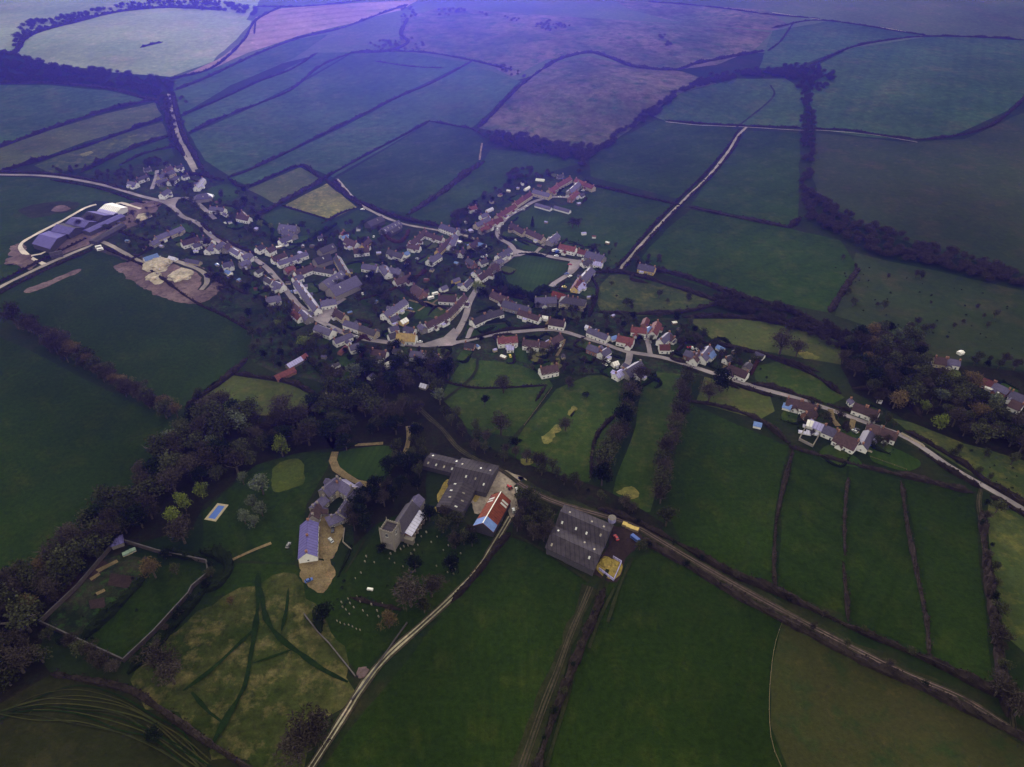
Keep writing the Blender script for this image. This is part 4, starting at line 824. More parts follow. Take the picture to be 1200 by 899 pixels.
# church
def church():
    ea = 6.5; w = 8.5; rise = w/2*.9
    c, L, rz = solve(463, 618, 483, 588, ea+rise)
    root = empty('parish_church', (c.x, c.y, 0), rz); OCC.append((c.x, c.y, L/2+6, 12, rz))
    a = MB(); walls_gable(a, L, w, ea, rise); a.build('nave_wall', M['S'], root)
    a = MB(); roof_gable(a, L, w, ea, rise); ro = a.build('nave_roof', M['d'], root)
    L2 = 8.0; x = L/2+L2/2+.35
    T = Matrix.Translation((x, 0, 0))
    for nm, fn, mt in (('chancel_wall', lambda m: walls_gable(m, L2, 7, 5.5, 3.1), 'S'), ('chancel_roof', lambda m: roof_gable(m, L2-.7, 7, 5.5, 3.1, .3, .2, .3), 's')):
        a = MB(); fn(a); a.v = [tuple(T @ Vector(p)) for p in a.v]; a.build(nm, M[mt], root)
    a = MB(); a.prism([(-.3, ea+rise+.15), (.3, ea+rise+.15), (.3, ea+rise+.9), (-.3, ea+rise+.9)], L/2+.31, L/2+.7); a.build('gable_coping', M['stone'], root)
    # south aisle (camera right side = -y local or +y by direction)
    s = -1
    a = MB(); a.box(-L/2+2, L/2-1, *sorted((s*(w/2+.01), s*(w/2+4))), -1, 4.2); a.build('aisle_wall', M['B'], root)
    a = MB(); y0, y1 = s*(w/2+.02), s*(w/2+4.4)
    v = [(-L/2+1.8, y0, 6.0), (L/2-.8, y0, 6.0), (L/2-.8, y1, 4.25), (-L/2+1.8, y1, 4.25)]
    a.add(v+[(p[0], p[1], p[2]+.2) for p in v], [(3, 2, 1, 0), (4, 5, 6, 7), (0, 1, 5, 4), (1, 2, 6, 5), (2, 3, 7, 6), (3, 0, 4, 7)]); a.build('aisle_roof', M['l'], root)
    for i in range(5):
        xx = -L/2+3+i*(L-6)/4; place(win_mesh(1.2, 2.2), 'window', root, xx, s*(w/2+4.002), 2.4, math.pi)
        a = MB(); a.box(xx+1.4, xx+2.0, *sorted((s*(w/2+4.003), s*(w/2+4.9))), -1, 3.4); a.build('buttress', M['stone'], root)
        place(win_mesh(1.2, 2.6), 'window', root, xx, -s*(w/2+.002), 3.6, 0)
    # porch
    a = MB(); a.box(-L/2-.5, -L/2+1.9, *sorted((s*(w/2+.5), s*(w/2+6))), -1, 3.6); a.box(-L/2-.7, -L/2+2.1, *sorted((s*(w/2+.4), s*(w/2+6.2))), 3.603, 3.9, 1); a.build('porch', [M['stone'], M['stone']], root)
    # west tower
    tw = 7.4; th = 13.5; tx = -L/2-tw/2-.01
    a = MB(); a.box(tx-tw/2, tx+tw/2, -tw/2+1, tw/2+1, -1, th)
    for z in (5, 9.5): a.box(tx-tw/2-.12, tx+tw/2+.12, -tw/2+.88, tw/2+1.12, z, z+.3)
    a.build('tower', M['S'], root)
    a = MB(); t = .5; x0, x1, y0_, y1_ = tx-tw/2-.2, tx+tw/2+.2, -tw/2+.8, tw/2+1.2
    for b in ((x0, x1, y0_, y0_+t), (x0, x1, y1_-t, y1_), (x0, x0+t, y0_+t, y1_-t), (x1-t, x1, y0_+t, y1_-t)):
        a.box(*b, th+.003, th+.8)
        n = 5; lx = b[1]-b[0]; ly = b[3]-b[2]
        for i in range(n):
            if lx > ly: a.box(b[0]+lx*(i+.15)/n, b[0]+lx*(i+.75)/n, b[2], b[3], th+.803, th+1.5)
            else: a.box(b[0], b[1], b[2]+ly*(i+.15)/n, b[2]+ly*(i+.75)/n, th+.803, th+1.5)
    a.build('battlement', M['stone'], root)
    a = MB(); a.box(x0+t, x1-t, y0_+t, y1_-t, th+.003, th+.15); a.build('tower_roof', M['g'], root)
    for px_, py_ in ((x0, y0_), (x1, y0_), (x0, y1_), (x1, y1_)):
        a = MB(); a.cyl((px_, py_, -1), (px_, py_, th+1), .55, .45, 6); a.cyl((px_, py_, th+1), (px_, py_, th+3.4), .42, .05, 6); a.build('pinnacle', M['stone'], root)
    for k in range(4):
        an = k*math.pi/2; me = win_mesh(1.3, 2.6); d = tw/2+.002
        place(me, 'belfry_window', root, tx+math.cos(an)*d, 1+math.sin(an)*d, 11.3, an-math.pi/2)
    tag(root, 'grey flint church with pinnacled west tower and pale lead aisle roof', 'church')
church()

# ------------------------------------------------------------ walls and fences
def wall_line(name, px, h, t, mat, label, cat, closed=False, coping=True, cm='stone'):
    w = spline(gxy(px), 200) if False else [Vector(p) for p in gxy(px)]
    if closed: w = w+[w[0]]
    root = empty(name, (w[0].x, w[0].y, tz(w[0].x, w[0].y)))
    a = MB(); b = MB(); o = root.location
    for i in range(len(w)-1):
        p, q = w[i], w[i+1]; L = (q-p).length; n = max(1, int(L/30)); ang = math.atan2((q-p).y, (q-p).x)
        for k in range(n):
            c = p.lerp(q, (k+.5)/n); z = tz(c.x, c.y)
            T = Matrix.Translation((c.x-o.x, c.y-o.y, z-o.z)) @ Matrix.Rotation(ang, 4, 'Z'); l = L/n/2
            a.box(-l-(t/2 if k == 0 else 0), l-(t/2 if k == n-1 else 0), -t/2, t/2, -.5, h, 0, T)
            if coping: b.box(-l-(t/2+.06 if k == 0 else 0), l-(t/2+.06 if k == n-1 else 0), -t/2-.08, t/2+.08, h+.003, h+.16, 0, T)
    a.build('wall_face', M[mat], root)
    if coping: b.build('coping', M[cm], root)
    tag(root, label, cat); return root
wall_line('garden_wall', [(48, 731), (92, 689), (139, 634), (185, 648), (243, 660), (245, 674), (226, 690), (222, 698), (182, 742), (146, 776), (100, 755)], 2.8, .5, 'mossw', 'old dark wall enclosing the walled kitchen garden', 'wall', True, True, 'mossc')
wall_line('churchyard_wall', [(477, 731), (462, 752), (430, 800), (412, 822)], 1.1, .4, 'mossw', 'low stone wall between the churchyard and the chalk track', 'wall', False, True, 'mossc')
wall_line('field_wall', [(357, 721), (373, 742), (386, 755), (410, 785), (417, 794)], 1.0, .4, 'mossw', 'low stone wall between the churchyard and the tussock meadow', 'wall', False, True, 'mossc')
wall_line('lane_wall', [(1056, 509), (1080, 522), (1083, 525)], 1.4, .4, 'C', 'pale stone wall by the road, right end of the eastern hamlet', 'wall')
wall_line('garden_wall', [(965, 508), (985, 517), (1002, 523), (1022, 531)], 1.2, .4, 'C', 'pale curved garden wall below the long brown hamlet range', 'wall')
wall_line('kitchen_wall', [(936, 516), (948, 494), (966, 500), (952, 524)], 1.8, .4, 'S', 'stone wall round the kitchen garden with glass frames', 'wall', True)
wall_line('yard_wall', [(702, 668), (719, 681), (728, 660), (718, 654)], 2, .3, 'h', 'pale panel wall round the manure yard beside the big shed', 'wall', False, False)
wall_line('drive_wall', [(404, 620), (402, 636), (412, 645)], 1.0, .3, 'S', 'low garden wall right of the gravel court', 'wall')
def fence(px, label, h=1.2, sp=6.0, mat='wood'):
    c = spline(gxy(px), 3); root = empty('fence', (c[0].x, c[0].y, tz(*c[0]))); o = root.location
    L = sum((c[i+1]-c[i]).length for i in range(len(c)-1)); n = min(99, max(2, int(L/sp)))
    pts = []; acc = 0; tgt = 0
    for i in range(len(c)-1):
        s = (c[i+1]-c[i]).length
        while tgt <= acc+s and len(pts) <= n: pts.append(c[i].lerp(c[i+1], (tgt-acc)/max(s, 1e-6))); tgt += L/n
        acc += s
    a = MB()
    for i, p in enumerate(pts):
        z = tz(*p)-o.z; x, y = p.x-o.x, p.y-o.y
        b = MB(); b.box(x-.09, x+.09, y-.09, y+.09, z-.3, z+h); b.build('fence_post', M[mat], root)
        if i:
            q = pts[i-1]; zq = tz(*q)-o.z
            for hh in (.45*h, .85*h): a.cyl((q.x-o.x, q.y-o.y, zq+hh), (x, y, z+hh), .05, .05, 4)
    a.build('fence_rail', M[mat], root); tag(root, label, 'fence')
fence([(917, 728), (908, 755), (903, 790), (901, 830), (904, 870), (915, 899)], 'post and rail fence between dark pasture and olive-brown field')
fence([(647, 455), (630, 478), (609, 506)], 'wooden fence running down between the two central paddocks')
fence([(1055, 394), (1063, 380), (1066, 378)], 'short pale fence below the upper right rough field')
fence([(1020, 536), (1040, 543), (1062, 551)], 'pale rail fence below the lawn at the eastern hamlet')
# ------------------------------------------------------------ hedges
def hedge(px, w, h, cl, place_, mat='hedge', world=False, desc=None):
    pts = px if world else gxy(px)
    dist = Vector(pts[len(pts)//2]).length
    w *= .72 if dist > 900 else .85
    if dist > 560: h *= .8
    step = 2.5 if dist < 700 else 5
    c = spline(pts, step); 
    if len(c) < 3: return
    mid = c[len(c)//2]; root_o = Vector((mid.x, mid.y, tz(mid.x, mid.y))); sd = R.uniform(0, 99)
    v = []; f = []; prof = 7; rnd = R
    gaps = 0
    for i, p in enumerate(c):
        t = (c[min(i+1, len(c)-1)]-c[max(i-1, 0)]).normalized(); n = Vector((-t.y, t.x))
        nz = noise.noise(Vector((p.x*.12, p.y*.12, sd))); nz2 = noise.noise(Vector((p.x*.03, p.y*.03, sd+5)))
        hh = h*max(.35, 1+.8*nz+.6*nz2); ww = w/2*max(.45, 1+.5*nz+.5*nz2)
        e = min(1, .25+min(i, len(c)-1-i)*.5); hh *= e; ww *= e
        z = tz(p.x, p.y)
        for a in range(prof):
            th = math.pi*a/(prof-1); r = 1+.3*rnd.uniform(-1, 1)
            q = p+n*math.cos(th)*ww*(r if 0 < a < prof-1 else 1); v.append(Vector((q.x, q.y, z+(math.sin(th)**.7*hh*r if 0 < a < prof-1 else -.5)))-root_o)
        if i:
            o = (i-1)*prof
            for a in range(prof-1): f.append((o+a, o+a+1, o+prof+a+1, o+prof+a))
    f.append(tuple(range(prof))); f.append(tuple(range(len(v)-prof, len(v)))[::-1])
    # leafy clumps breaking the outline
    nleaf = int(len(c)*step*(2.2 if dist < 700 else 1.0)*max(1, w/4))
    ls = .55 if dist < 700 else 1.0
    for _ in range(nleaf):
        i = rnd.randrange(len(c)); b = v[i*prof+rnd.randrange(1, prof-1)]
        q = Vector(b)*1+Vector((rnd.gauss(0, .5), rnd.gauss(0, .5), rnd.uniform(-.3, .7)))
        u = Vector((rnd.gauss(0, 1), rnd.gauss(0, 1), rnd.gauss(0, 1))).normalized()*ls; w_ = u.orthogonal().normalized()*ls*rnd.uniform(.5, 1)
        k = len(v); v += [q-u, q+w_, q+u*.8, q-w_]; f.append((k, k+1, k+2, k+3))
    o = mk('hedge', v, f, [M[mat]], None); o.location = root_o
    nm = {'hedge': 'bare brown hedge', 'hedgeg': 'dark green hedge', 'hedger': 'russet hedge'}[mat]
    pend(o, cl, 'hedge', desc or nm, 'hedge', 'hedges '+place_, place_); return o
HB = {
 ('far', 'on the far uplands'): [
  ([(0, 62), (18, 62), (35, 42), (85, 27), (140, 14), (200, 9), (262, 12)], 14, 6), ([(200, 93), (248, 80), (285, 48), (300, 24), (330, 8)], 7, 3), ([(205, 106), (240, 92), (300, 64), (350, 45), (410, 30), (478, 6)], 8, 3), ([(478, 22), (470, 40), (478, 50), (455, 60), (412, 62)], 9, 4),
  ([(412, 62), (375, 78), (340, 106), (300, 123), (255, 140), (222, 156)], 6, 3), ([(372, 62), (340, 82), (300, 97), (255, 118), (213, 135)], 5, 2.5), ([(412, 61), (450, 60), (500, 62), (553, 71), (600, 82)], 6, 3), ([(440, 72), (480, 78), (520, 80)], 4, 2),
  ([(553, 72), (505, 98), (460, 117), (380, 157), (300, 196), (268, 208)], 6, 3), ([(905, 33), (960, 24), (1060, 38), (1086, 42)], 5, 2.5), ([(760, 2), (830, 8), (900, 17), (960, 22)], 5, 2.5), ([(948, 78), (1000, 55), (1050, 46), (1086, 43), (1150, 44), (1240, 50)], 6, 3), ([(900, 60), (915, 48), (930, 26)], 4, 2), ([(300, 8), (350, 8), (400, 4), (440, -3)], 6, 3), ([(165, 56), (180, 52), (190, 50)], 5, 4), ([(300, 22), (298, 40)], 4, 2)],
 ('upper', 'between the upper green fields'): [
  ([(560, 150), (580, 131), (605, 105), (635, 82)], 7, 4), ([(635, 82), (655, 70), (690, 62), (715, 68), (745, 79), (790, 82), (815, 75), (850, 68), (895, 60)], 9, 4), ([(345, 228), (380, 209), (440, 176), (503, 142)], 5, 2.5), ([(503, 142), (530, 147), (555, 152), (570, 162)], 5, 2.5),
  ([(268, 210), (290, 219), (350, 195), (378, 211)], 6, 3), ([(378, 212), (340, 232), (300, 254)], 7, 3.5), ([(392, 211), (405, 226), (430, 241), (470, 256), (530, 268)], 6, 3), ([(380, 209), (402, 226), (425, 243)], 5, 2.5), ([(478, 252), (520, 225), (545, 205), (567, 190)], 7, 3.5), ([(668, 216), (700, 219), (745, 229), (798, 241)], 5, 2.5),
  ([(729, 317), (745, 298), (770, 270), (804, 235), (834, 206), (857, 178), (868, 158)], 3, 1.5), ([(720, 316), (735, 300), (762, 268), (796, 233), (826, 204), (850, 176), (866, 152)], 3.5, 1.8), ([(780, 141), (820, 145), (872, 148), (938, 150)], 6, 3), ([(952, 151), (1000, 154), (1060, 163), (1100, 162), (1150, 152), (1185, 130), (1215, 100)], 6, 3),
  ([(808, 243), (850, 252), (925, 267)], 5, 2.5), ([(925, 267), (938, 256)], 8, 5), ([(1006, 315), (990, 338), (972, 366)], 6, 3), ([(745, 312), (800, 324), (860, 345), (930, 366), (985, 398)], 7, 3.5), ([(330, 241), (360, 250), (388, 259)], 3, 1.5), ([(378, 262), (400, 250), (420, 243)], 3, 1.5), ([(960, 78), (948, 95)], 6, 3)],
 ('nw', 'left of the straight lane'): [
  ([(-40, 186), (0, 172), (60, 151), (120, 131), (185, 116)], 9, 4), ([(190, 140), (160, 150), (100, 172), (40, 190), (0, 202)], 7, 4), ([(198, 160), (160, 172), (120, 190), (95, 202)], 7, 4), ([(205, 172), (170, 180), (140, 194)], 4, 2.5), ([(-60, 200), (0, 202), (60, 204), (110, 212), (150, 224)], 5, 2.5), ([(-40, 98), (0, 98), (60, 98), (130, 105), (178, 118)], 7, 4),
  ([(195, 112), (196, 130), (200, 148), (206, 165), (216, 183)], 9, 4), ([(203, 110), (208, 135), (216, 160), (228, 182), (238, 200)], 9, 4), ([(212, 208), (230, 205), (262, 212)], 8, 4)],
 ('west', 'around the left-hand fields'): [
  ([(-60, 364), (0, 331), (50, 305), (100, 280)], 3.5, 2), ([(-60, 378), (0, 344), (55, 316), (108, 293)], 4, 2), ([(120, 290), (170, 313), (225, 352), (262, 370), (293, 388)], 3, 1.8), ([(290, 420), (272, 438), (240, 462), (218, 478)], 4, 2.5), ([(222, 472), (300, 500), (352, 492), (370, 466)], 4, 3), ([(272, 438), (340, 449), (372, 465)], 4, 3),
  ([(60, 211), (115, 221), (160, 236), (185, 242)], 3, 1.6), ([(240, 322), (262, 332), (290, 345)], 5, 3), ([(150, 307), (180, 290), (215, 272)], 4, 2.5), ([(110, 262), (150, 275), (182, 285)], 5, 3)],
 ('village', 'between the village gardens'): [
  ([(235, 262), (262, 282), (300, 298)], 4, 2.5), ([(300, 256), (318, 268), (322, 283), (352, 286), (380, 272), (395, 262)], 4, 3, 'hedgeg'), ([(420, 352), (445, 345), (470, 335), (500, 318)], 4, 3, 'hedger'), ([(440, 262), (455, 280), (470, 284), (480, 270)], 4, 3, 'hedger'), ([(582, 318), (592, 304), (612, 298), (640, 301)], 3, 2, 'hedgeg'), ([(582, 322), (600, 341), (622, 347), (645, 339)], 6, 4, 'hedgeg'),
  ([(545, 378), (562, 380), (590, 377), (600, 385)], 3, 2, 'hedgeg'), ([(548, 398), (600, 386), (650, 383)], 3, 2), ([(655, 408), (700, 414), (730, 420)], 3, 2, 'hedgeg'), ([(416, 402), (426, 396), (434, 400)], 4, 2.5, 'hedger'), ([(430, 405), (422, 420), (412, 440), (408, 450)], 3, 2, 'hedger'), ([(395, 432), (418, 434)], 3, 1.5), ([(360, 420), (385, 445), (415, 450), (440, 452)], 4, 3, 'hedgeg'),
  ([(640, 300), (655, 288), (665, 280)], 3, 2), ([(595, 278), (620, 284), (640, 292)], 2.5, 1.5), ([(425, 290), (428, 280), (400, 290), (398, 282)], 3, 2), ([(690, 322), (700, 340), (690, 372)], 4, 3), ([(785, 412), (800, 418), (830, 428)], 3, 2, 'hedgeg'), ([(830, 402), (845, 398), (858, 405)], 3, 2, 'hedgeg'), ([(500, 360), (470, 340), (455, 330)], 3, 2), ([(560, 330), (590, 345), (620, 352)], 4, 3)],
 ('valley', 'beside the east road'): [
  ([(700, 366), (740, 368), (800, 366), (842, 356)], 5, 3), ([(692, 320), (730, 320), (790, 336), (842, 354)], 5, 3), ([(800, 372), (860, 372), (930, 382), (990, 400)], 5, 3), ([(803, 402), (840, 404), (900, 418), (960, 436)], 4, 2.5), ([(880, 450), (915, 457), (965, 473)], 3.5, 2.2), ([(836, 442), (870, 454), (905, 465)], 3.5, 2.2), ([(806, 470), (850, 478), (890, 493), (925, 520)], 4, 2.5),
  ([(900, 418), (950, 438), (985, 462)], 4, 2.5), ([(890, 418), (880, 440)], 2.5, 1.5, 'hedger'), ([(970, 474), (1012, 488)], 3, 2), ([(1060, 505), (1085, 518), (1130, 545), (1160, 568), (1230, 608)], 3.5, 2.2), ([(1078, 528), (1110, 550), (1150, 573)], 3.5, 2.2), ([(925, 524), (990, 542), (1060, 558), (1140, 578)], 4, 2.5), ([(1000, 455), (1050, 462), (1080, 490)], 4, 3), ([(1160, 582), (1210, 610), (1260, 650)], 4, 2.5)],
 ('south', 'around the lower right fields'): [
  ([(929, 528), (918, 570), (910, 610), (907, 660), (909, 692)], 2.6, 1.2), ([(994, 560), (990, 600), (990, 650)], 2.2, 1.1), ([(988, 660), (992, 700), (994, 728)], 2.4, 1.2), ([(1056, 565), (1064, 620), (1076, 680), (1086, 730), (1089, 768)], 2.6, 1.2),
  ([(700, 596), (745, 612), (800, 640), (860, 674), (910, 694), (990, 732), (1090, 775), (1165, 812), (1230, 840)], 4.5, 2.6), ([(750, 632), (800, 660), (870, 702), (920, 728), (1000, 770), (1080, 806), (1200, 866), (1240, 885)], 4.5, 2.6), ([(1150, 600), (1156, 660), (1164, 720), (1172, 790), (1180, 840)], 5, 3.5),
  ([(708, 690), (695, 725), (668, 790), (645, 850), (628, 905), (620, 930)], 5, 2.6), ([(598, 625), (580, 645), (560, 672), (530, 705)], 3.5, 2.5), ([(740, 470), (700, 510), (692, 560)], 2.5, 1.5), ([(515, 446), (560, 455), (640, 452)], 2.0, 1.2), ([(640, 452), (628, 470)], 2, 1.2)],
 ('manor', 'in the manor grounds'): [
  ([(95, 752), (130, 718), (170, 678)], 4.5, 2.6, 'hedgeg'), ([(150, 790), (190, 750), (228, 706), (240, 694)], 5, 3, 'hedgeg'), ([(240, 694), (262, 680), (268, 662), (255, 650), (235, 647)], 6, 4, 'hedgeg'), ([(195, 645), (215, 652), (240, 656)], 4, 3, 'hedgeg'), ([(390, 528), (405, 524), (420, 520)], 3, 2, 'hedgeg'), ([(60, 790), (140, 805), (180, 826), (240, 868), (300, 905)], 3, 1.6), ([(412, 640), (406, 656), (396, 676)], 2, 1.4, 'hedgeg'), ([(370, 715), (376, 742)], 4, 3, 'hedgeg'), ([(410, 700), (440, 708), (470, 715)], 2.5, 1.4)],
}
for (cl, pl), L in HB.items():
    for e in L: hedge(e[0], e[1], e[2], cl, pl, *(e[3:4] or ['hedge']))

for gi, (x, y, L, w, rz, cl, pl) in enumerate(GARD):
    if R.random() < .25: continue
    s = R.choice([-1, 1]); u = Vector((math.cos(rz), math.sin(rz))); n = Vector((-u.y, u.x))*s; dd = R.uniform(9, 17); hw = min(L/2, 9)
    def free(px_, py_): return not any(abs(px_-a)+abs(py_-b) < 60 and ((px_-a)**2+(py_-b)**2) < (max(3, h2)+1)**2 for a, b, hl, h2, r2 in OCC) and not any(min((p.x-px_)**2+(p.y-py_)**2 for p in pts) < 16 for pts, wd in ROADS)
    P = Vector((x, y))
    if not free(*(P+n*(w/2+dd*.6))): n = -n
    if not free(*(P+n*(w/2+dd*.6))): continue
    q = [P+u*hw+n*(w/2+1.5), P+u*hw+n*(w/2+dd), P-u*hw+n*(w/2+dd), P-u*hw+n*(w/2+1.5)]
    o = drape('lawn', wob(q, .8, 3.0, gi), .18+.002*(gi % 20), M[R.choice(['lawn', 'lawn', 'pad', 'pad', 'olive', 'garden'])]); struct('lawn', o, 'small garden plot behind a village house', 'garden plot')
    if R.random() < .8: hedge([q[0], q[1], q[2]] if R.random() < .5 else [q[1], q[2], q[3]], R.uniform(1.5, 2.6), R.uniform(1.4, 2.4), 'g'+cl, pl, R.choice(['hedge', 'hedgeg', 'hedgeg']), True)
# ------------------------------------------------------------ trees
def branchy(mb, H, r, seed):
    rr = random.Random(seed); mb.cyl((0, 0, -.5), (0, 0, H*.45), r, r*.7, 7)
    for i in range(7):
        a = rr.uniform(0, 6.28); z = H*rr.uniform(.25, .45); e = Vector((math.cos(a)*H*.28, math.sin(a)*H*.28, z+H*rr.uniform(.2, .42)))
        mb.cyl((0, 0, z), e, r*.5, r*.12, 5)
        for j in range(3):
            m = Vector((0, 0, z)).lerp(e, rr.uniform(.4, .9)); mb.cyl(m, m+Vector((rr.uniform(-1, 1), rr.uniform(-1, 1), rr.uniform(.3, 1)))*H*.14, r*.2, r*.05, 4)
def crown(kind, seed, H=10.0):
    rr = random.Random(seed); v = []; f = []
    lobes = []
    if kind == 'con':
        for i in range(9): lobes.append((0, 0, H*(.15+.085*i), H*.24*(1-i/9.5), H*.07))
    else:
        n = 9 if kind != 'bush' else 5
        for i in range(n):
            a = rr.uniform(0, 6.28); d = rr.uniform(0, .27)*H
            lobes.append((math.cos(a)*d, math.sin(a)*d, H*rr.uniform(.42, .78), H*rr.uniform(.15, .25), H*rr.uniform(.13, .2)))
        lobes.append((0, 0, H*.8, H*.2, H*.17))
    def quad(c, s, asp, up=0.0):
        u = Vector((rr.gauss(0, 1), rr.gauss(0, 1), rr.gauss(up, 1))).normalized(); w = u.orthogonal().normalized(); w.rotate(Matrix.Rotation(rr.uniform(0, 6.28), 3, u))
        k = len(v); v.extend([c-u*s, c+w*s*asp, c+u*s, c-w*s*asp]); f.append((k, k+1, k+2, k+3))
    for lx, ly, lz, lr, lh in lobes:
        if kind == 'bare':
            for _ in range(95):
                d = Vector((rr.gauss(0, 1), rr.gauss(0, 1), rr.gauss(.25, 1))).normalized(); t = rr.uniform(.35, 1.05)
                c = Vector((lx+d.x*lr*t, ly+d.y*lr*t, lz+d.z*lh*t)); u = (d*.6+Vector((rr.gauss(0, .8), rr.gauss(0, .8), rr.gauss(.2, .7)))).normalized(); s = rr.uniform(.25, .65); w = u.orthogonal().normalized(); w.rotate(Matrix.Rotation(rr.uniform(0, 6.28), 3, u))
                k = len(v); ww = w*rr.uniform(.06, .15); v.extend([c-u*s, c+ww, c+u*s, c-ww]); f.append((k, k+1, k+2, k+3))
        else:
            nq = {'ivy': 85, 'ever': 120, 'gold': 110, 'con': 110, 'silver': 90, 'bush': 100}[kind]
            for _ in range(nq):
                d = Vector((rr.gauss(0, 1), rr.gauss(0, 1), rr.gauss(.2, 1))).normalized(); t = rr.uniform(.6, 1.08) if rr.random() < .8 else rr.uniform(.1, .6)
                b = 1+.25*noise.noise(d*2+Vector((lx, ly, lz)))
                quad(Vector((lx+d.x*lr*t*b, ly+d.y*lr*t*b, lz+d.z*lh*t*b)), rr.uniform(.22, .48)*(.9 if kind != 'bush' else .8), rr.uniform(.4, .9))
    return v, f
TP = {}
def proto(kind):
    if kind in TP: return TP[kind]
    L = []
    gk = {'copper': 'bare', 'bgar': 'bare', 'givy': 'ivy'}.get(kind, kind)
    for s in range(4 if kind in ('bare', 'ivy') else 3):
        v, f = crown(gk, 100+s*7+hash(kind) % 1 + len(kind), 10.0 if kind != 'bush' else 9)
        me = bpy.data.meshes.new('crown'); me.from_pydata([tuple(p) for p in v], [], f); me.materials.append(M[{'con': 'ever', 'bush': 'ever', 'bgar': 'bare', 'givy': 'ivy'}.get(kind, kind)]); me.update()
        mb = MB(); branchy(mb, 10, .32 if kind != 'bush' else .12, s)
        mt = bpy.data.meshes.new('trunk'); mt.from_pydata(mb.v, [], mb.f); mt.materials.append(M['bark']); mt.update()
        L.append((me, mt))
    TP[kind] = L; return L
KD = dict(givy=('leafy_garden_tree', 'small olive garden tree', 'tree', 'leafy tree'), bgar=('bare_garden_tree', 'small leafless garden tree', 'tree', 'leafless tree'), bare=('bare_tree', 'bare brown tree', 'tree', 'bare tree'), ivy=('ivy_clad_tree', 'olive ivy-clad tree', 'tree', 'olive tree'), ever=('evergreen_tree', 'dark evergreen tree', 'tree', 'evergreen'), gold=('budding_tree', 'bright yellow-green tree', 'tree', 'yellow-green tree'),
          con=('conifer', 'dark narrow conifer', 'tree', 'conifer'), silver=('silvery_tree', 'silvery grey-green tree', 'tree', 'silvery tree'), bush=('shrub', 'rounded dark shrub', 'shrub', 'shrub'), copper=('copper_twigged_tree', 'copper brown tree', 'tree', 'copper tree'))
NT = {}
TPOS = []
def tree(x, y, kind, h, cl, pl, wide=1.0, label=None):
    me, mt = R.choice(proto(kind)); NT[kind] = NT.get(kind, 0)+1
    z = tz(x, y); o = empty(KD[kind][0], (x, y, z), R.uniform(0, 6.28)); s = h/10
    s *= 1.3; o.scale = (s*wide, s*wide, s)
    a = bpy.data.objects.new('crown', me); COL.objects.link(a); a.parent = o
    b = bpy.data.objects.new('trunk', mt); COL.objects.link(b); b.parent = o
    TPOS.append((x, y, h*.3*wide))
    if label: tag(o, label, KD[kind][2])
    else:
        o['_p'] = (x, y, z); pend(o, cl, KD[kind][3], KD[kind][1], KD[kind][2], KD[kind][3]+'s '+pl, pl)
    return o
def blocked(x, y, r=1.5):
    for cx, cy, hl, hw, rz in OCC:
        dx, dy = x-cx, y-cy
        if abs(dx) > 60 or abs(dy) > 60: continue
        c, s = math.cos(rz), math.sin(rz); a = dx*c+dy*s; b = -dx*s+dy*c
        if abs(a) < hl+r and abs(b) < hw+r: return True
    for pts, w in ROADS:
        for p in pts:
            if (p.x-x)**2+(p.y-y)**2 < (w/2+r+.5)**2: return True
    return False
def inpoly(p, poly):
    c = False; n = len(poly)
    for i in range(n):
        a, b = poly[i], poly[i-1]
        if (a[1] > p[1]) != (b[1] > p[1]) and p[0] < (b[0]-a[0])*(p[1]-a[1])/(b[1]-a[1])+a[0]: c = not c
    return c
def scatter(poly, kinds, hr, cl, pl, mind=4.5, rr=2.0, wide=1.0):
    W_ = gxy(poly); x0 = min(p[0] for p in W_); x1 = max(p[0] for p in W_); y0 = min(p[1] for p in W_); y1 = max(p[1] for p in W_)
    mine = []
    for kind, n in kinds.items():
        k = 0; t = 0
        while k < n and t < n*60:
            t += 1; x = R.uniform(x0, x1); y = R.uniform(y0, y1)
            if not inpoly((x, y), W_) or blocked(x, y, rr): continue
            if any((x-a)**2+(y-b)**2 < mind**2 for a, b in mine): continue
            mine.append((x, y)); h = R.uniform(*hr)*(0.28 if kind == 'bush' else (1.15 if kind == 'con' else 1))
            tree(x, y, kind, h, cl, pl, wide*R.uniform(.85, 1.25)*(1.3 if kind == 'bush' else (.6 if kind == 'con' else 1))); k += 1
def row(px, kinds, hr, cl, pl, sp=8, jit=2.5, wide=1.15):
    c = spline(gxy(px), 1.0); acc = 0; nxt = 0
    for i in range(1, len(c)):
        acc += (c[i]-c[i-1]).length
        if acc >= nxt:
            nxt = acc+sp*R.uniform(.7, 1.3); kind = R.choice(kinds); x = c[i].x+R.uniform(-jit, jit); y = c[i].y+R.uniform(-jit, jit)
            tree(x, y, kind, R.uniform(*hr), cl, pl, wide*R.uniform(.85, 1.2))
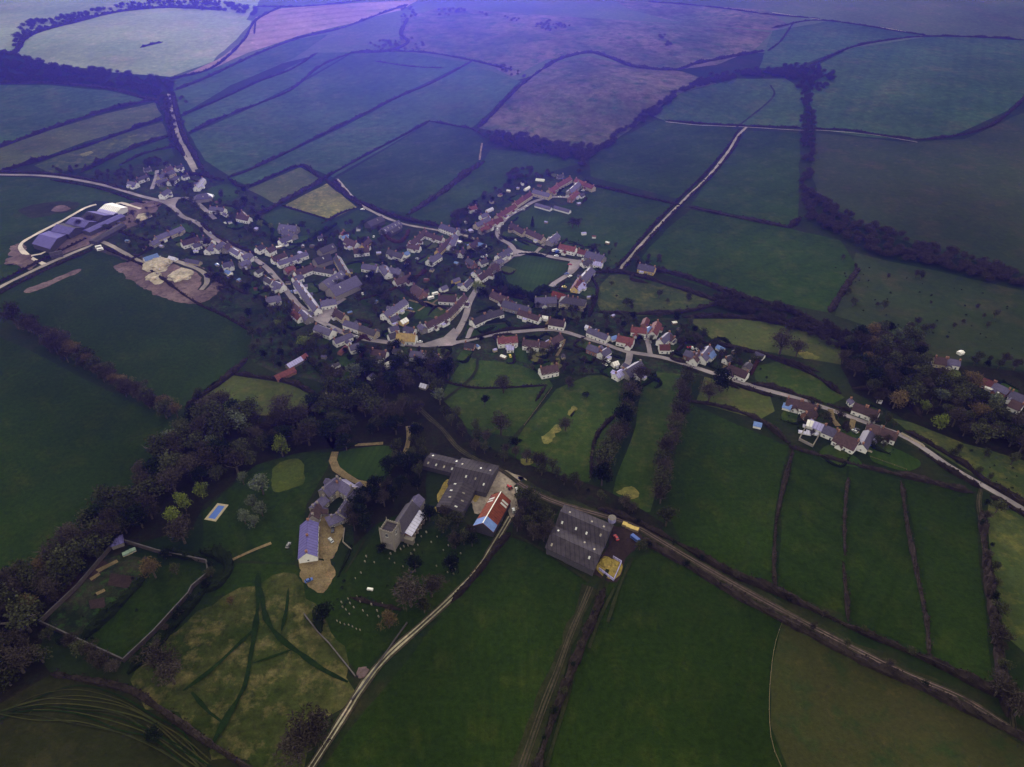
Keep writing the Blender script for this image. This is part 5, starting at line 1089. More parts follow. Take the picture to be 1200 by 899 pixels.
# explicit ones (px of the crown middle)
def one(px, py, kind, h, label, wide=1.0):
    p = gp(px, py, h*.55); tree(p.x, p.y, kind, h, None, None, wide, label)
one(560, 339, 'gold', 11, 'big round yellow-green willow beside the lane above the junction', 1.2)
one(15, 372, 'bare', 19, 'large purplish bare tree at the left edge above the field belt', 1.15)
one(40, 384, 'bare', 12, 'bare tree just right of the large tree at left edge')
one(329, 525, 'gold', 13, 'mossy green tree above the worn lawn square', .9)
one(215, 590, 'gold', 11, 'yellow-green tree left of the swimming pool', 1.0); one(236, 577, 'gold', 10, 'yellow-green tree above the swimming pool'); one(203, 606, 'gold', 10, 'lowest yellow-green tree left of the pool', 1.1)
one(306, 570, 'silver', 12, 'large silvery tree in the middle of the manor lawn', 1.2); one(284, 562, 'silver', 8, 'small silvery tree at the upper end of the manor lawn'); one(296, 590, 'silver', 9, 'silvery tree below the large silvery tree'); one(306, 598, 'silver', 9, 'silvery tree at the right of the lower lawn group', 1.1); one(286, 608, 'silver', 8, 'silvery tree at lower left of the lawn group', 1.1); one(297, 612, 'silver', 7, 'smallest silvery tree at the foot of the lawn group', 1.1)
one(405, 520, 'ever', 11, 'round dark evergreen at the left of the round lawn', 1.0)
one(503, 603, 'ever', 10, 'dark yew immediately right of the church', .95); one(537, 632, 'ever', 9, 'dark yew in the churchyard, left of the pair', 1.1); one(553, 634, 'ever', 8, 'dark yew in the churchyard, right of the pair'); one(486, 663, 'ever', 9, 'dark yew among headstones below the church', 1.2); one(529, 662, 'ever', 10, 'dark yew near the chalk track in the churchyard', 1.1); one(378, 722, 'ever', 10, 'dark yew at the left corner of the lower churchyard', 1.2); one(447, 643, 'ever', 5, 'small dark shrub-like yew below the tower', 1.2)
one(480, 698, 'bare', 15, 'wide bare tree in the lower churchyard', 1.5); one(505, 690, 'bare', 12, 'bare tree right of the wide churchyard tree', 1.3); one(455, 728, 'copper', 10, 'thin copper tree beside the lower churchyard wall', 1.1); one(497, 712, 'ivy', 8, 'olive bush-like tree beside the chalk track hedge', 1.2)
one(178, 667, 'copper', 13, 'copper-coloured tree on the walled garden lawn', 1.0); one(205, 668, 'ivy', 7, 'small olive tree on the walled garden lawn'); one(193, 650, 'ever', 6, 'dark evergreen at the top wall of the walled garden', 1.2); one(212, 625, 'bare', 15, 'big bare grey tree between pool and walled garden', 1.25)
one(186, 775, 'bare', 14, 'bare tree right of the walled garden wall', 1.3); one(200, 792, 'bare', 12, 'bare tree at the meadow edge below the walled garden', 1.3); one(180, 862, 'ever', 6, 'lone dark bush in the dull bottom-left pasture', 1.4); one(366, 858, 'bare', 15, 'large bare tree at the bottom of the tussock meadow', 1.5); one(348, 880, 'bare', 13, 'bare tree at the bottom edge left of the chalk track', 1.5)
one(270, 705, 'copper', 5, 'small purple-brown sapling on the grass below the garden path', 1.2)
one(590, 452, 'bare', 12, 'lone bare tree in the paddock below the junction', 1.2); one(587, 500, 'bare', 13, 'bare tree between the paddock and the farm track', 1.3); one(663, 498, 'bare', 9, 'bare tree in the central paddock', 1.2); one(634, 542, 'bare', 10, 'bare tree at the foot of the central paddock', 1.3); one(604, 520, 'ever', 6, 'dark bush at the foot of the paddock fence', 1.4)
one(782, 607, 'ivy', 12, 'round olive tree at the foot of the second tree row', 1.1); one(667, 449, 'bare', 7, 'low bare scrub tree above the central paddock', 1.5); one(687, 463, 'bush', 5, 'dark scrub bush in the central paddock', 1.8)
one(845, 447, 'ever', 15, 'large dark tree group beside the bend of the east road', 1.3); one(832, 462, 'bare', 13, 'bare tree below the large dark tree at the road bend', 1.3); one(916, 405, 'bare', 15, 'large bare tree above the eastern paddock', 1.6); one(935, 410, 'bare', 12, 'bare tree right of the large one above eastern paddock', 1.3)
one(1103, 497, 'gold', 9, 'mossy green-gold rounded tree near the valley meadow', 1.5); one(1025, 405, 'copper', 11, 'copper tree at the top of the valley wood', 1.2); one(1074, 420, 'copper', 8, 'thin copper tree left of the valley cottage', 1.2); one(1050, 470, 'copper', 12, 'rounded copper tree in the middle of the valley wood', 1.3); one(1083, 478, 'gold', 9, 'small yellow-green tree inside the valley wood', .8)
one(671, 262, 'bare', 9, 'bare tree at the left side of the estate paddock', 1.5); one(678, 262, 'bare', 8, 'bare tree on the paddock edge right of the estate', 1.4); one(624, 261, 'con', 11, 'dark conifer on the estate green', .8); one(305, 263, 'gold', 7, 'yellow-green bush left of the slated house group', 1.2); one(318, 266, 'gold', 6, 'yellow-green bush beside the slated house group', 1.2)
one(358, 402, 'gold', 8, 'yellow-green tree in gardens below main street', 1.4); one(368, 397, 'gold', 7, 'yellow-green tree nearest main street bend', 1.3); one(325, 380, 'gold', 6, 'dull gold bush in the western gardens', 1.3)
one(465, 405, 'ever', 8, 'dark round tree on the roadside opposite the thatched cottage', 1.2); one(563, 398, 'ever', 5, 'dark clipped bush at the junction corner', 1.1); one(243, 285, 'bare', 9, 'bare tree between the western gardens roofs', 1.1)
one(1170, 595, 'ivy', 8, 'olive tree at the top of the right-hand track', 1.2); one(1168, 745, 'bare', 11, 'bare tree half way down the right-hand track', 1.1); one(1172, 715, 'ivy', 8, 'olive tree on the right-hand track above the bare one', 1.1); one(1172, 806, 'bare', 12, 'bare tree at the foot of the right-hand track', 1.2); one(1196, 830, 'bare', 12, 'bare tree at the bottom right edge by the track', 1.3)
one(106, 258, 'bare', 9, 'bare tree behind the dairy sheds', 1.5); one(93, 263, 'bare', 8, 'bare tree behind the left dairy sheds', 1.4); one(233, 463, 'ivy', 8, 'olive tree at the corner of the left field', 1.3); one(140, 124, 'ever', 6, 'lone dark tree in the hedge of the upper left field', .8)
one(750, 640, 'ivy', 6, 'olive bush between the soil yard and the track', 1.3); one(568, 470, 'ever', 7, 'dark bush at the paddock edge by the farm track')
one(40, 376, 'ivy', 9, 'olive tree behind the large purplish left-edge tree')
row([(50, 722), (80, 692), (110, 662), (134, 638)], ['ivy', 'bare', 'ever'], (5, 8), 'wg1', 'along the left wall of walled garden', 7, 2)
row([(250, 664), (242, 690), (228, 708), (192, 747), (160, 782)], ['ivy', 'ever', 'bush', 'bare'], (4, 6), 'wg2', 'outside the right wall of walled garden', 6, 1.5)
row([(760, 640), (860, 698), (960, 742), (1080, 802), (1170, 845)], ['bgar', 'ivy', 'bush', 'bgar'], (2.6, 5), 'se1', 'in the hedge under the long brown track', 17, 1)
row([(745, 614), (860, 676), (990, 734), (1090, 778), (1165, 815)], ['bgar', 'ivy', 'bush'], (2.6, 4.6), 'se2', 'in the hedge over the long brown track', 21, 1)
row([(700, 700), (668, 790), (640, 860), (622, 900)], ['bgar', 'ivy', 'bush'], (2.4, 5), 'se3', 'in the hedge between the two bottom fields', 11, 1)
row([(30, 388), (60, 400), (100, 425), (140, 452), (185, 478), (212, 490)], ['bare', 'bare', 'bare', 'ivy', 'copper'], (9, 13), 'belt', 'in the belt between left fields', 5.5, 2.5)
row([(55, 408), (100, 433), (150, 462), (200, 490)], ['bare', 'bare', 'ivy'], (7, 10), 'belt', 'in the belt between left fields', 9, 2)
scatter([(150, 575), (215, 505), (240, 480), (330, 488), (392, 500), (398, 520), (330, 525), (290, 552), (235, 570), (205, 590), (160, 635), (110, 640), (105, 612)], dict(bare=26, ivy=32, ever=10, silver=3), (8, 15), 'woodA', 'in the wood above the pool', 6, wide=1.25)
scatter([(-40, 712), (50, 662), (110, 615), (150, 612), (140, 628), (50, 722), (40, 755), (60, 785), (-40, 830)], dict(bare=22, ivy=22, ever=4, copper=2), (8, 14), 'woodB', 'in the wood left of walled garden', 5.5, wide=1.25)
row([(60, 745), (90, 762), (120, 778), (135, 790)], ['bare', 'ivy', 'ever'], (5, 8), 'woodB2', 'along the lower wall of walled garden', 6, 2)
scatter([(365, 462), (400, 442), (460, 430), (530, 430), (525, 460), (500, 500), (482, 520), (462, 520), (400, 518), (385, 525), (370, 500)], dict(bare=16, ever=12, ivy=22, silver=2), (7, 14), 'woodC', 'in the trees above the round lawn', 5.5, wide=1.2)
scatter([(468, 515), (488, 505), (502, 545), (500, 590), (480, 575), (455, 560), (462, 545)], dict(ever=6, ivy=7), (8, 12), 'woodD', 'between round lawn and the cowshed', 5)
scatter([(412, 606), (425, 588), (440, 570), (480, 575), (455, 595), (438, 605), (437, 625), (415, 640)], dict(ever=8, bare=5), (8, 12), 'woodE', 'between the manor and the church', 5)
scatter([(605, 578), (640, 592), (650, 600), (640, 640), (612, 640), (602, 625)], dict(ivy=9, bare=6), (7, 11), 'woodF', 'between red barn and big shed', 5)
scatter([(520, 596), (548, 606), (556, 625), (535, 650), (515, 620)], dict(ivy=5, bare=3), (6, 10), 'woodF2', 'below the three-rooflight barn', 5)
scatter([(585, 530), (640, 560), (700, 585), (770, 612), (690, 575), (640, 548)], dict(ivy=7, bare=7, bush=4), (6, 9), 'woodG', 'along the track above the big shed', 5)
scatter([(520, 470), (545, 500), (600, 530), (590, 545), (550, 525), (515, 490)], dict(ivy=8, bush=5, bare=4), (6, 9), 'woodG2', 'beside the farm track below the paddock', 5)
row([(748, 452), (738, 480), (727, 510), (715, 535), (706, 560), (700, 578)], ['ivy', 'ivy', 'bare', 'ever'], (10, 14), 'rowL', 'in the left tree row', 6.5, 2.5)
row([(802, 450), (797, 480), (790, 510), (780, 535), (774, 560), (772, 590)], ['ivy', 'bare', 'bare', 'ivy'], (10, 14), 'rowR', 'in the right tree row', 6.5, 2.5)
scatter([(990, 398), (1040, 388), (1078, 405), (1080, 443), (1135, 452), (1146, 474), (1195, 505), (1240, 530), (1240, 550), (1130, 515), (1090, 492), (1040, 478), (1040, 500), (1010, 455), (985, 430)], dict(bare=34, ivy=40, ever=10, copper=6, silver=3), (7, 13), 'woodH', 'in the valley wood on the right', 6.5, wide=1.15)
scatter([(1135, 420), (1240, 435), (1240, 450), (1180, 440), (1140, 432)], dict(bare=6, ivy=6, ever=3), (5, 8), 'woodH2', 'above the far right cottages', 6)
row([(1150, 590), (1156, 640), (1164, 700), (1172, 760), (1184, 830)], ['ivy', 'bare', 'bush'], (4, 7), 'rowS', 'along the right-hand track', 10, 2)
VS = [([(112, 207), (190, 190), (225, 205), (240, 225), (225, 232), (195, 220), (150, 222)], dict(bare=12, ivy=5, bush=6), 'among the top-left hamlet houses'),
 ([(215, 240), (290, 222), (322, 258), (320, 285), (290, 292), (245, 262)], dict(bare=12, ivy=9, ever=3, bush=8), 'between main street and olive fields'),
 ([(120, 268), (165, 245), (200, 248), (245, 275), (215, 285), (160, 298)], dict(bare=7, ivy=9, bush=10), 'in gardens right of the dairy'),
 ([(240, 320), (310, 320), (345, 365), (330, 400), (292, 395), (262, 358)], dict(bare=14, ivy=11, ever=3, bush=10), 'in gardens below the street terraces'),
 ([(295, 392), (345, 370), (372, 395), (400, 400), (395, 430), (350, 440), (300, 425)], dict(bare=10, ivy=10, ever=3, bush=6), 'in the trees above the yellow-green field'),
 ([(355, 268), (440, 262), (480, 300), (440, 315), (395, 300), (360, 300)], dict(bare=9, ivy=8, bush=9), 'in gardens above the slate barns'),
 ([(395, 335), (440, 315), (510, 305), (540, 330), (500, 345), (440, 372), (410, 352)], dict(bare=14, ivy=12, ever=4, bush=10), 'in gardens above the thatched cottage'),
 ([(500, 290), (560, 272), (590, 285), (555, 315), (515, 322)], dict(bare=8, ivy=4, ever=2, bush=6), 'left of the village green'),
 ([(530, 258), (570, 230), (615, 205), (650, 203), (600, 235), (560, 250)], dict(bare=10, ever=5, bush=6), 'behind the northern estate'),
 ([(565, 328), (590, 340), (640, 352), (700, 355), (700, 385), (640, 385), (600, 350), (560, 355)], dict(bare=6, ivy=6, ever=6, bush=8), 'below the village green'),
 ([(405, 412), (475, 410), (530, 418), (535, 440), (480, 440), (400, 440)], dict(bare=9, ivy=8, ever=6, bush=6), 'below the road junction'),
 ([(610, 400), (690, 405), (720, 430), (690, 442), (620, 435)], dict(bare=6, ivy=5, bush=7), 'around the brown-roofed east road house'),
 ([(690, 375), (800, 375), (835, 398), (790, 412), (700, 395)], dict(bare=6, ivy=7, ever=3, bush=9), 'around the east lane close'),
 ([(800, 398), (890, 420), (900, 445), (830, 430)], dict(ivy=4, bare=3, bush=6), 'around the roadside brown cottage'),
 ([(910, 462), (1060, 500), (1050, 530), (930, 510)], dict(ivy=5, bare=4, bush=9), 'around the eastern hamlet'),
 ([(655, 275), (700, 285), (770, 300), (790, 325), (700, 330)], dict(bush=7, bare=4, ivy=3), 'at the foot of the straight right lane'),
 ([(700, 330), (800, 345), (830, 360), (700, 368)], dict(bush=4, ivy=4), 'in the rough pasture above the lane close'),
 ([(820, 385), (960, 400), (975, 415), (860, 405)], dict(bush=4), 'in the yellow-flecked meadow'),
 ([(970, 300), (1180, 350), (1190, 420), (1000, 375)], dict(bush=26, bare=6, ivy=4), 'in the rough right-hand hillside'),
 ([(1050, 500), (1200, 550), (1190, 580), (1100, 535)], dict(bush=8, ivy=3), 'in the long meadow right of the hamlet'),
 ([(60, 700), (130, 645), (230, 665), (145, 765), (70, 735)], dict(bush=6), 'inside the walled garden'),
 ([(400, 655), (470, 640), (540, 640), (470, 725), (390, 710)], dict(bush=8), 'in the churchyard')]
for i, (pg, kd, pl) in enumerate(VS):
    kd = {{'bare': 'bgar', 'ivy': 'givy'}.get(k, k): int(n*(2.0 if k != 'bush' else 1.6)) for k, n in kd.items()}; scatter(pg, kd, (3.2, 8.0), 'v%d' % i, pl, 3.6, 1.0, 1.05)

# far woods and scrub that read as one mass
def mass(polys, n, hr, label, kinds=('bare',), sz=1.0, name='wood'):
    v = []; f = []; cnt = 0; bank = [crown(k if k != 'copper' else 'bare', 900+i, 10) for i, k in enumerate(kinds*2)]
    areas = []
    for pg in polys:
        W_ = gxy(pg); A = abs(sum(W_[i-1][0]*W_[i][1]-W_[i][0]*W_[i-1][1] for i in range(len(W_))))/2; areas.append((A, W_))
    T = sum(a for a, _ in areas)
    for A, W_ in areas:
        x0 = min(p[0] for p in W_); x1 = max(p[0] for p in W_); y0 = min(p[1] for p in W_); y1 = max(p[1] for p in W_); k = 0; t = 0
        while k < n*A/T and t < 40*n:
            t += 1; x = R.uniform(x0, x1); y = R.uniform(y0, y1)
            if not inpoly((x, y), W_): continue
            k += 1; h = R.uniform(*hr); bv, bf = R.choice(bank); a = R.uniform(0, 6.28); c, s = math.cos(a), math.sin(a); z = tz(x, y)-h*.25; q = h/10; o = len(v)
            st = R.randrange(3)
            v.extend([(x+(p.x*c-p.y*s)*q*1.5, y+(p.x*s+p.y*c)*q*1.5, z+p.z*q) for p in bv]); f.extend([tuple(i+o for i in fc) for fc in bf])
    o = mk(name, v, f, [M[{'bare': 'bare', 'ever': 'ever', 'ivy': 'ivy'}[kinds[0]]]]); tag(o, label, 'wood', kind='stuff'); return o
mass([[(-40, 60), (30, 68), (60, 78), (120, 84), (170, 90), (205, 98), (206, 112), (190, 118), (150, 106), (110, 102), (60, 98), (-40, 97)]], 330, (10, 15), 'dark wooded bank running across the left below the pale hill')
mass([[(15, 50), (28, 28), (80, 20), (150, 6), (200, 0), (260, 4), (300, 12), (320, 22), (260, 16), (200, 9), (130, 14), (85, 26), (40, 40), (18, 60)]], 230, (10, 15), 'hazy belt of trees along the top-left skyline field')
mass([[(570, 158), (600, 157), (650, 168), (690, 174), (702, 176), (690, 188), (670, 190), (640, 184), (600, 176), (575, 168)]], 150, (9, 13), 'dark wood along the foot of the brown rounded hill')
mass([[(690, 180), (705, 174), (735, 145), (765, 127), (800, 104), (830, 90), (870, 84), (930, 82), (930, 90), (870, 92), (830, 100), (800, 110), (770, 135), (735, 155), (705, 180)]], 210, (8, 12), 'curving wooded belt climbing right from the rounded hill')
mass([[(900, 84), (925, 78), (960, 78), (980, 88), (975, 100), (955, 112), (946, 120), (938, 108), (915, 92)]], 90, (9, 13), 'dark triangular wood at upper right')
mass([[(465, 12), (485, 10), (490, 20), (472, 24)], [(510, 12), (545, 10), (545, 20), (515, 20)], [(560, 14), (575, 14), (570, 20)], [(590, 20), (610, 22), (608, 30)], [(625, 32), (640, 26), (672, 30), (672, 36), (635, 38)], [(772, 42), (782, 42), (788, 58), (778, 60)], [(430, 52), (475, 44), (510, 56), (460, 64)], [(575, 76), (600, 80), (620, 92), (600, 95)]], 130, (6, 10), 'scattered dark scrub copses on the far brown hillside')
mass([[(590, 208), (605, 200), (625, 200), (620, 210), (600, 214)], [(672, 205), (682, 190), (686, 192), (680, 208)], [(520, 268), (535, 250), (560, 243), (565, 250), (540, 268)]], 40, (7, 10), 'dark thicket behind the northern estate gardens', name='thicket')
mass([[(940, 228), (958, 232), (985, 248), (1010, 262), (1060, 280), (1110, 296), (1215, 325), (1240, 345), (1150, 330), (1090, 312), (1040, 306), (1005, 290), (975, 275), (945, 258)]], 210, (8, 12), 'broad dark wooded belt sloping down across the far right')
mass([[(938, 110), (950, 110), (954, 150), (952, 200), (952, 235), (938, 240), (940, 190), (938, 150)]], 80, (8, 12), 'straight dark tree belt running down the upper right fields')
mass([[(838, 346), (880, 352), (930, 366), (985, 388), (1005, 405), (985, 412), (930, 390), (880, 372), (842, 362)]], 90, (7, 11), 'thicket of trees above the yellow-flecked meadow')
mass([[(180, 118), (200, 110), (206, 150), (212, 172), (204, 180), (196, 160), (192, 135)], [(218, 118), (204, 112), (212, 145), (222, 170), (236, 195), (250, 212), (262, 220), (235, 210), (222, 185)]], 60, (6, 9), 'dark tree lines either side of the straight left lane')
mass([[(96, 205), (140, 198), (190, 184), (200, 190), (180, 196), (150, 206), (110, 210)], [(60, 196), (100, 196), (100, 205), (60, 204)]], 34, (5, 8), 'dark thicket behind the top-left hamlet', name='thicket')
# ------------------------------------------------------------ small things
def scene_box(px, py): return gp(px, py)
def car_meshes(col):
    a = MB()
    prof = [(-2.1, .35), (2.1, .35), (2.15, .75), (1.25, .92), (-1.95, .95), (-2.15, .8)]
    a.prism([(y, z) for y, z in prof], -.86, .86); body = a
    b = MB(); cab = [(-1.7, .953), (1.1, .93), (.45, 1.42), (-1.25, 1.45)]; b.prism(cab, -.72, .72)
    c = MB(); c.prism([(-1.2, 1.453), (.4, 1.423), (.35, 1.5), (-1.15, 1.52)], -.68, .68)
    w = MB(); w.cyl((-.12, 0, 0), (.12, 0, 0), .33, .33, 10); w.cyl((-.125, 0, 0), (.125, 0, 0), .18, .18, 8, 1)
    out = []
    for nm, mb, mats in (('body', a, [M['car_'+col]]), ('cabin_glass', b, [M['glass']]), ('roof', c, [M['car_'+col]]), ('wheel', w, [M['tyre'], M['frame']])):
        me = bpy.data.meshes.new(nm); me.from_pydata(mb.v, [], mb.f); me.polygons.foreach_set('material_index', mb.m)
        for m in mats: me.materials.append(m)
        me.update(); out.append(me)
    return out
_cars = {}
def car(px, py, col, rzdeg, pl, cl):
    p = gp(px, py)
    if col not in _cars: _cars[col] = car_meshes(col)
    z = tz(p.x, p.y)+.12
    near = [w for pts, w in ROADS if min((q.x-p.x)**2+(q.y-p.y)**2 for q in pts) < 25]
    if near: z = tz(p.x, p.y)+.55
    o = empty('parked_car', (p.x, p.y, z), math.radians(rzdeg))
    for nm, me in zip(('body', 'cabin_glass', 'roof'), _cars[col][:3]):
        q = bpy.data.objects.new(nm, me); COL.objects.link(q); q.parent = o
    for sx in (-.8, .8):
        for sy in (-1.3, 1.3):
            q = bpy.data.objects.new('wheel', _cars[col][3]); COL.objects.link(q); q.parent = o; q.location = (sx, sy, .33)
    pend(o, cl, col+' car', col+' parked car', 'car', 'cars parked in the village', pl)
CARS = {('st', 'along main street'): [(342, 343, 'blue', 30), (353, 350, 'white', 30), (363, 366, 'silver', 40), (318, 322, 'grey', 40), (330, 336, 'white', 30), (385, 384, 'black', 50), (418, 396, 'silver', 70), (428, 394, 'black', 75), (434, 397, 'white', 75), (300, 303, 'silver', 45), (492, 402, 'white', 90), (247, 274, 'silver', 35)],
 ('es', 'in the northern estate'): [(593, 253, 'white', -50), (600, 250, 'silver', -50), (606, 247, 'white', -50), (613, 247, 'silver', 90), (617, 243, 'white', -50), (588, 262, 'red', -20), (583, 270, 'white', 0), (656, 232, 'white', 80), (648, 228, 'silver', 10), (665, 231, 'white', 85), (676, 230, 'silver', 20), (683, 224, 'white', 70), (645, 226, 'white', 90)],
 ('gr', 'by the village green'): [(652, 301, 'white', 70), (679, 300, 'silver', 30), (683, 305, 'white', 20), (664, 322, 'blue', -60), (668, 325, 'white', -50), (650, 337, 'black', -20), (671, 341, 'yellow', 70), (661, 337, 'yellow', 70), (693, 308, 'blue', 10), (668, 311, 'red', 60), (604, 282, 'silver', 20)],
 ('el', 'around the east lane close'): [(603, 407, 'white', 30), (598, 418, 'yellow', 10), (712, 424, 'white', 50), (709, 428, 'white', 40), (722, 431, 'silver', 20), (752, 434, 'white', 70), (755, 398, 'silver', 10), (762, 402, 'grey', 0), (808, 408, 'red', 80), (811, 409, 'white', 10), (817, 411, 'white', 10), (788, 413, 'white', 60), (833, 414, 'blue', 60), (812, 424, 'black', 10), (718, 397, 'white', 80)],
 ('eh', 'in the eastern hamlet'): [(938, 487, 'white', 20), (945, 483, 'silver', 50), (951, 498, 'white', 10), (964, 502, 'white', -20), (1001, 507, 'silver', 30), (1003, 505, 'black', 70), (1013, 518, 'blue', 10), (1017, 521, 'blue', 10), (1006, 481, 'white', 30)],
 ('we', 'in the upper main street gardens'): [(250, 230, 'white', 30), (264, 262, 'white', 40), (173, 212, 'silver', 60), (215, 202, 'silver', 10), (197, 208, 'yellow', 60), (230, 260, 'grey', 30), (188, 302, 'silver', 30), (243, 252, 'white', 80), (403, 336, 'white', 10), (425, 345, 'white', 20), (466, 332, 'white', 20), (471, 331, 'white', 80), (438, 278, 'white', 0), (425, 246, 'white', 80)],
 ('mc', 'in the mid-village yards'): [(504, 349, 'white', 60), (522, 350, 'white', -60), (526, 349, 'white', -60), (561, 270, 'white', 60), (545, 271, 'silver', 80), (489, 304, 'silver', 50), (481, 363, 'blue', 60), (570, 300, 'white', 20), (566, 302, 'white', 60), (537, 355, 'black', -30), (447, 310, 'white', 30)]}
for (cl, pl), L in CARS.items():
    for x, y, c, a in L: car(x, y, c, a, pl, 'car'+cl)
for x, y, c, a, lab in [(390, 622, 'black', 10, 'black car parked in the manor gravel court'), (388, 634, 'silver', 40, 'silver car parked on the edge of the manor gravel court'), (372, 622, 'white', 0, 'white car parked beside the coach house wall'), (338, 640, 'grey', -10, 'dark car on the grass left of the coach house'), (362, 681, 'blue', -60, 'blue-grey car at the corner of the lower gravel yard'), (606, 575, 'white', 10, 'white car right of the red tractor in the farmyard'), (722, 631, 'red', 20, 'bright red car on the soil yard beside the big shed'), (602, 600, 'silver', 10, 'silver vehicle at the top of the chalk track')]:
    car(x, y, c, a, '', 'z'); o = PEND.pop()[0]; tag(o, lab, 'car')
def tractor(px, py):
    p = gp(px, py); o = empty('tractor', (p.x, p.y, .35), .6); a = MB(); a.box(-.5, .5, -.2, 2.2, .8, 1.6); a.build('bonnet', M['car_red'], o); a = MB(); a.box(-.8, .8, -1.7, -.25, .9, 1.5); a.box(-.8, .8, -1.65, -.3, 2.6, 2.75); a.build('cab', M['car_red'], o); a = MB(); a.box(-.74, .74, -1.6, -.35, 1.503, 2.597); a.build('cab_glass', M['glass'], o)
    for s in (-1, 1):
        a = MB(); a.cyl((s*.7, -1.1, .85), (s*1.2, -1.1, .85), .85, .85, 12); a.build('rear_wheel', M['tyre'], o); a = MB(); a.cyl((s*.6, 1.6, .5), (s*.95, 1.6, .5), .5, .5, 10); a.build('front_wheel', M['tyre'], o)
    tag(o, 'red tractor standing in the farmyard right of the rust-red barn', 'tractor')
tractor(597, 573)
def trailer(px, py, rz, mat, label, name='trailer'):
    p = gp(px, py); o = empty(name, (p.x, p.y, tz(p.x, p.y)+.3), math.radians(rz)); a = MB(); a.box(-1.1, 1.1, -2.8, 2.8, .55, 2.3); a.box(-1, 1, -2.6, 2.6, 2.303, 2.5); a.build('body', M[mat], o); a = MB(); a.box(-1.115, 1.115, -1.8, 1.8, 1.3, 1.9); a.build('window', M['glass'], o)
    for s in (-1, 1): a = MB(); a.cyl((s*.85, 0, .35), (s*1.05, 0, .35), .35, .35, 10); a.build('wheel', M['tyre'], o)
    a = MB(); a.cyl((0, 2.8, .6), (0, 4, .5), .06, .06, 5); a.build('drawbar', M['X'], o); tag(o, label, name.replace('_', ' '))
trailer(650, 295, -60, 'W', 'white caravan with blue cover in the yard by the red-roofed house', 'caravan'); trailer(654, 296, -60, 'car_blue', 'blue van body beside the white caravan by the red-roofed house', 'caravan')
trailer(510, 346, -60, 'W', 'white caravan in the yard above the long brown terrace', 'caravan'); trailer(505, 351, -60, 'W', 'white caravan nearest the ochre path above the terrace', 'caravan'); trailer(744, 633, 40, 'car_blue', 'dark blue trailer at the far side of the soil yard'); trailer(116, 291, -60, 'W', 'white trailer at the field edge below the dairy'); trailer(118, 294, -60, 'W', 'second white trailer below the dairy, nearer the field'); trailer(434, 692, 80, 'W', 'small white trailer in the lower churchyard grass')
bpy.data.objects['trailer.003' if 'trailer.003' in bpy.data.objects else 'trailer'].scale = (.55, .55, .55)
p = gp(717, 611); o = empty('water_tank', (p.x, p.y, 0)); a = MB(); a.cyl((0, 0, 0), (0, 0, 3.2), 2.2, 2.2, 20); a.build('tank', M['h'], o); a = MB(); a.cyl((0, 0, 3.203), (0, 0, 3.7), 2.3, .3, 20); a.build('lid', M['S'], o); tag(o, 'round grey water tank at the corner of the big shed', 'tank')
for k, (x, y) in enumerate([(732, 616), (736.5, 618.5), (741, 620.5), (745.5, 622)]):
    p = gp(x, y); o = empty('storage_bin', (p.x, p.y, .2), -.45); a = MB(); a.box(-1.4, 1.4, -1.4, 1.4, 0, 1.5); a.build('bin_side', M['wood'], o); a = MB(); a.box(-1.25, 1.25, -1.25, 1.25, 1.503, 1.7); a.build('bin_load', M['Y'], o); tag(o, f'ochre filled wooden bin, {ORD[k]} from the left in the soil yard row', 'bin', 'ochre bins along the soil yard')
# swimming pool
q = [gp(*p) for p in ((255, 590), (268, 592), (253, 611.5), (239.5, 609))]; c = sum(q, Vector())/4; root = empty('swimming_pool', (c.x, c.y, 0))
def ring(q, c, s): return [((p.x-c.x)*s, (p.y-c.y)*s) for p in q]
o1, i1 = ring(q, c, 1.0), [((p.x-c.x)*1.0, (p.y-c.y)*1.0) for p in q]
i1 = []
for k in range(4):
    p = Vector(o1[k]); e1 = (Vector(o1[(k+1) % 4])-p).normalized(); e0 = (Vector(o1[k-1])-p).normalized(); i1.append(tuple(p+(e1+e0)*1.5))
a = MB(); v = [(x, y, .28) for x, y in o1]+[(x, y, .28) for x, y in i1]+[(x, y, 0) for x, y in o1]+[(x, y, 0) for x, y in i1]
a.add(v, [(k, (k+1) % 4, 4+(k+1) % 4, 4+k) for k in range(4)]+[(8+k, 8+(k+1) % 4, (k+1) % 4, k) for k in range(4)]+[(12+k, 12+(k+1) % 4, 4+(k+1) % 4, 4+k) for k in range(4)]); a.build('stone_surround', M['C'], root)
a = MB(); a.add([(x*.995, y*.995, .2) for x, y in i1]+[(x*.995, y*.995, .02) for x, y in i1], [(0, 1, 2, 3), (7, 6, 5, 4)]+[(k, (k+1) % 4, 4+(k+1) % 4, 4+k) for k in range(4)]); a.build('water_surface', M['water'], root)
tag(root, 'small blue swimming pool with pale stone surround on the manor lawn', 'swimming pool')
# headstones
hs = MB(); hs.box(-.35, .35, -.08, .08, -.2, .9); hs.prism([(-.08, .903), (.08, .903), (.08, 1.15), (-.08, 1.15)], -.22, .22)
me = bpy.data.meshes.new('headstone'); me.from_pydata(hs.v, [], hs.f); me.materials.append(M['stone']); me.update()
TSPOTS = [(427, 659), (429, 653), (438, 660), (456, 656), (458, 650), (423, 672), (470, 645), (478, 640), (485, 645), (490, 640), (497, 612), (500, 625), (478, 632), (474, 642), (482, 650), (512, 664), (528, 653), (534, 668), (532, 674), (524, 672), (416, 679), (494, 630), (488, 622), (505, 636), (512, 630), (400, 706), (402, 712), (408, 702), (411, 708), (405, 716), (415, 712), (418, 700), (422, 706), (410, 720), (425, 716), (430, 722), (436, 710), (442, 716), (448, 708), (444, 724), (452, 718), (498, 606), (466, 636), (462, 660), (472, 664), (519, 645), (540, 650), (525, 640)]
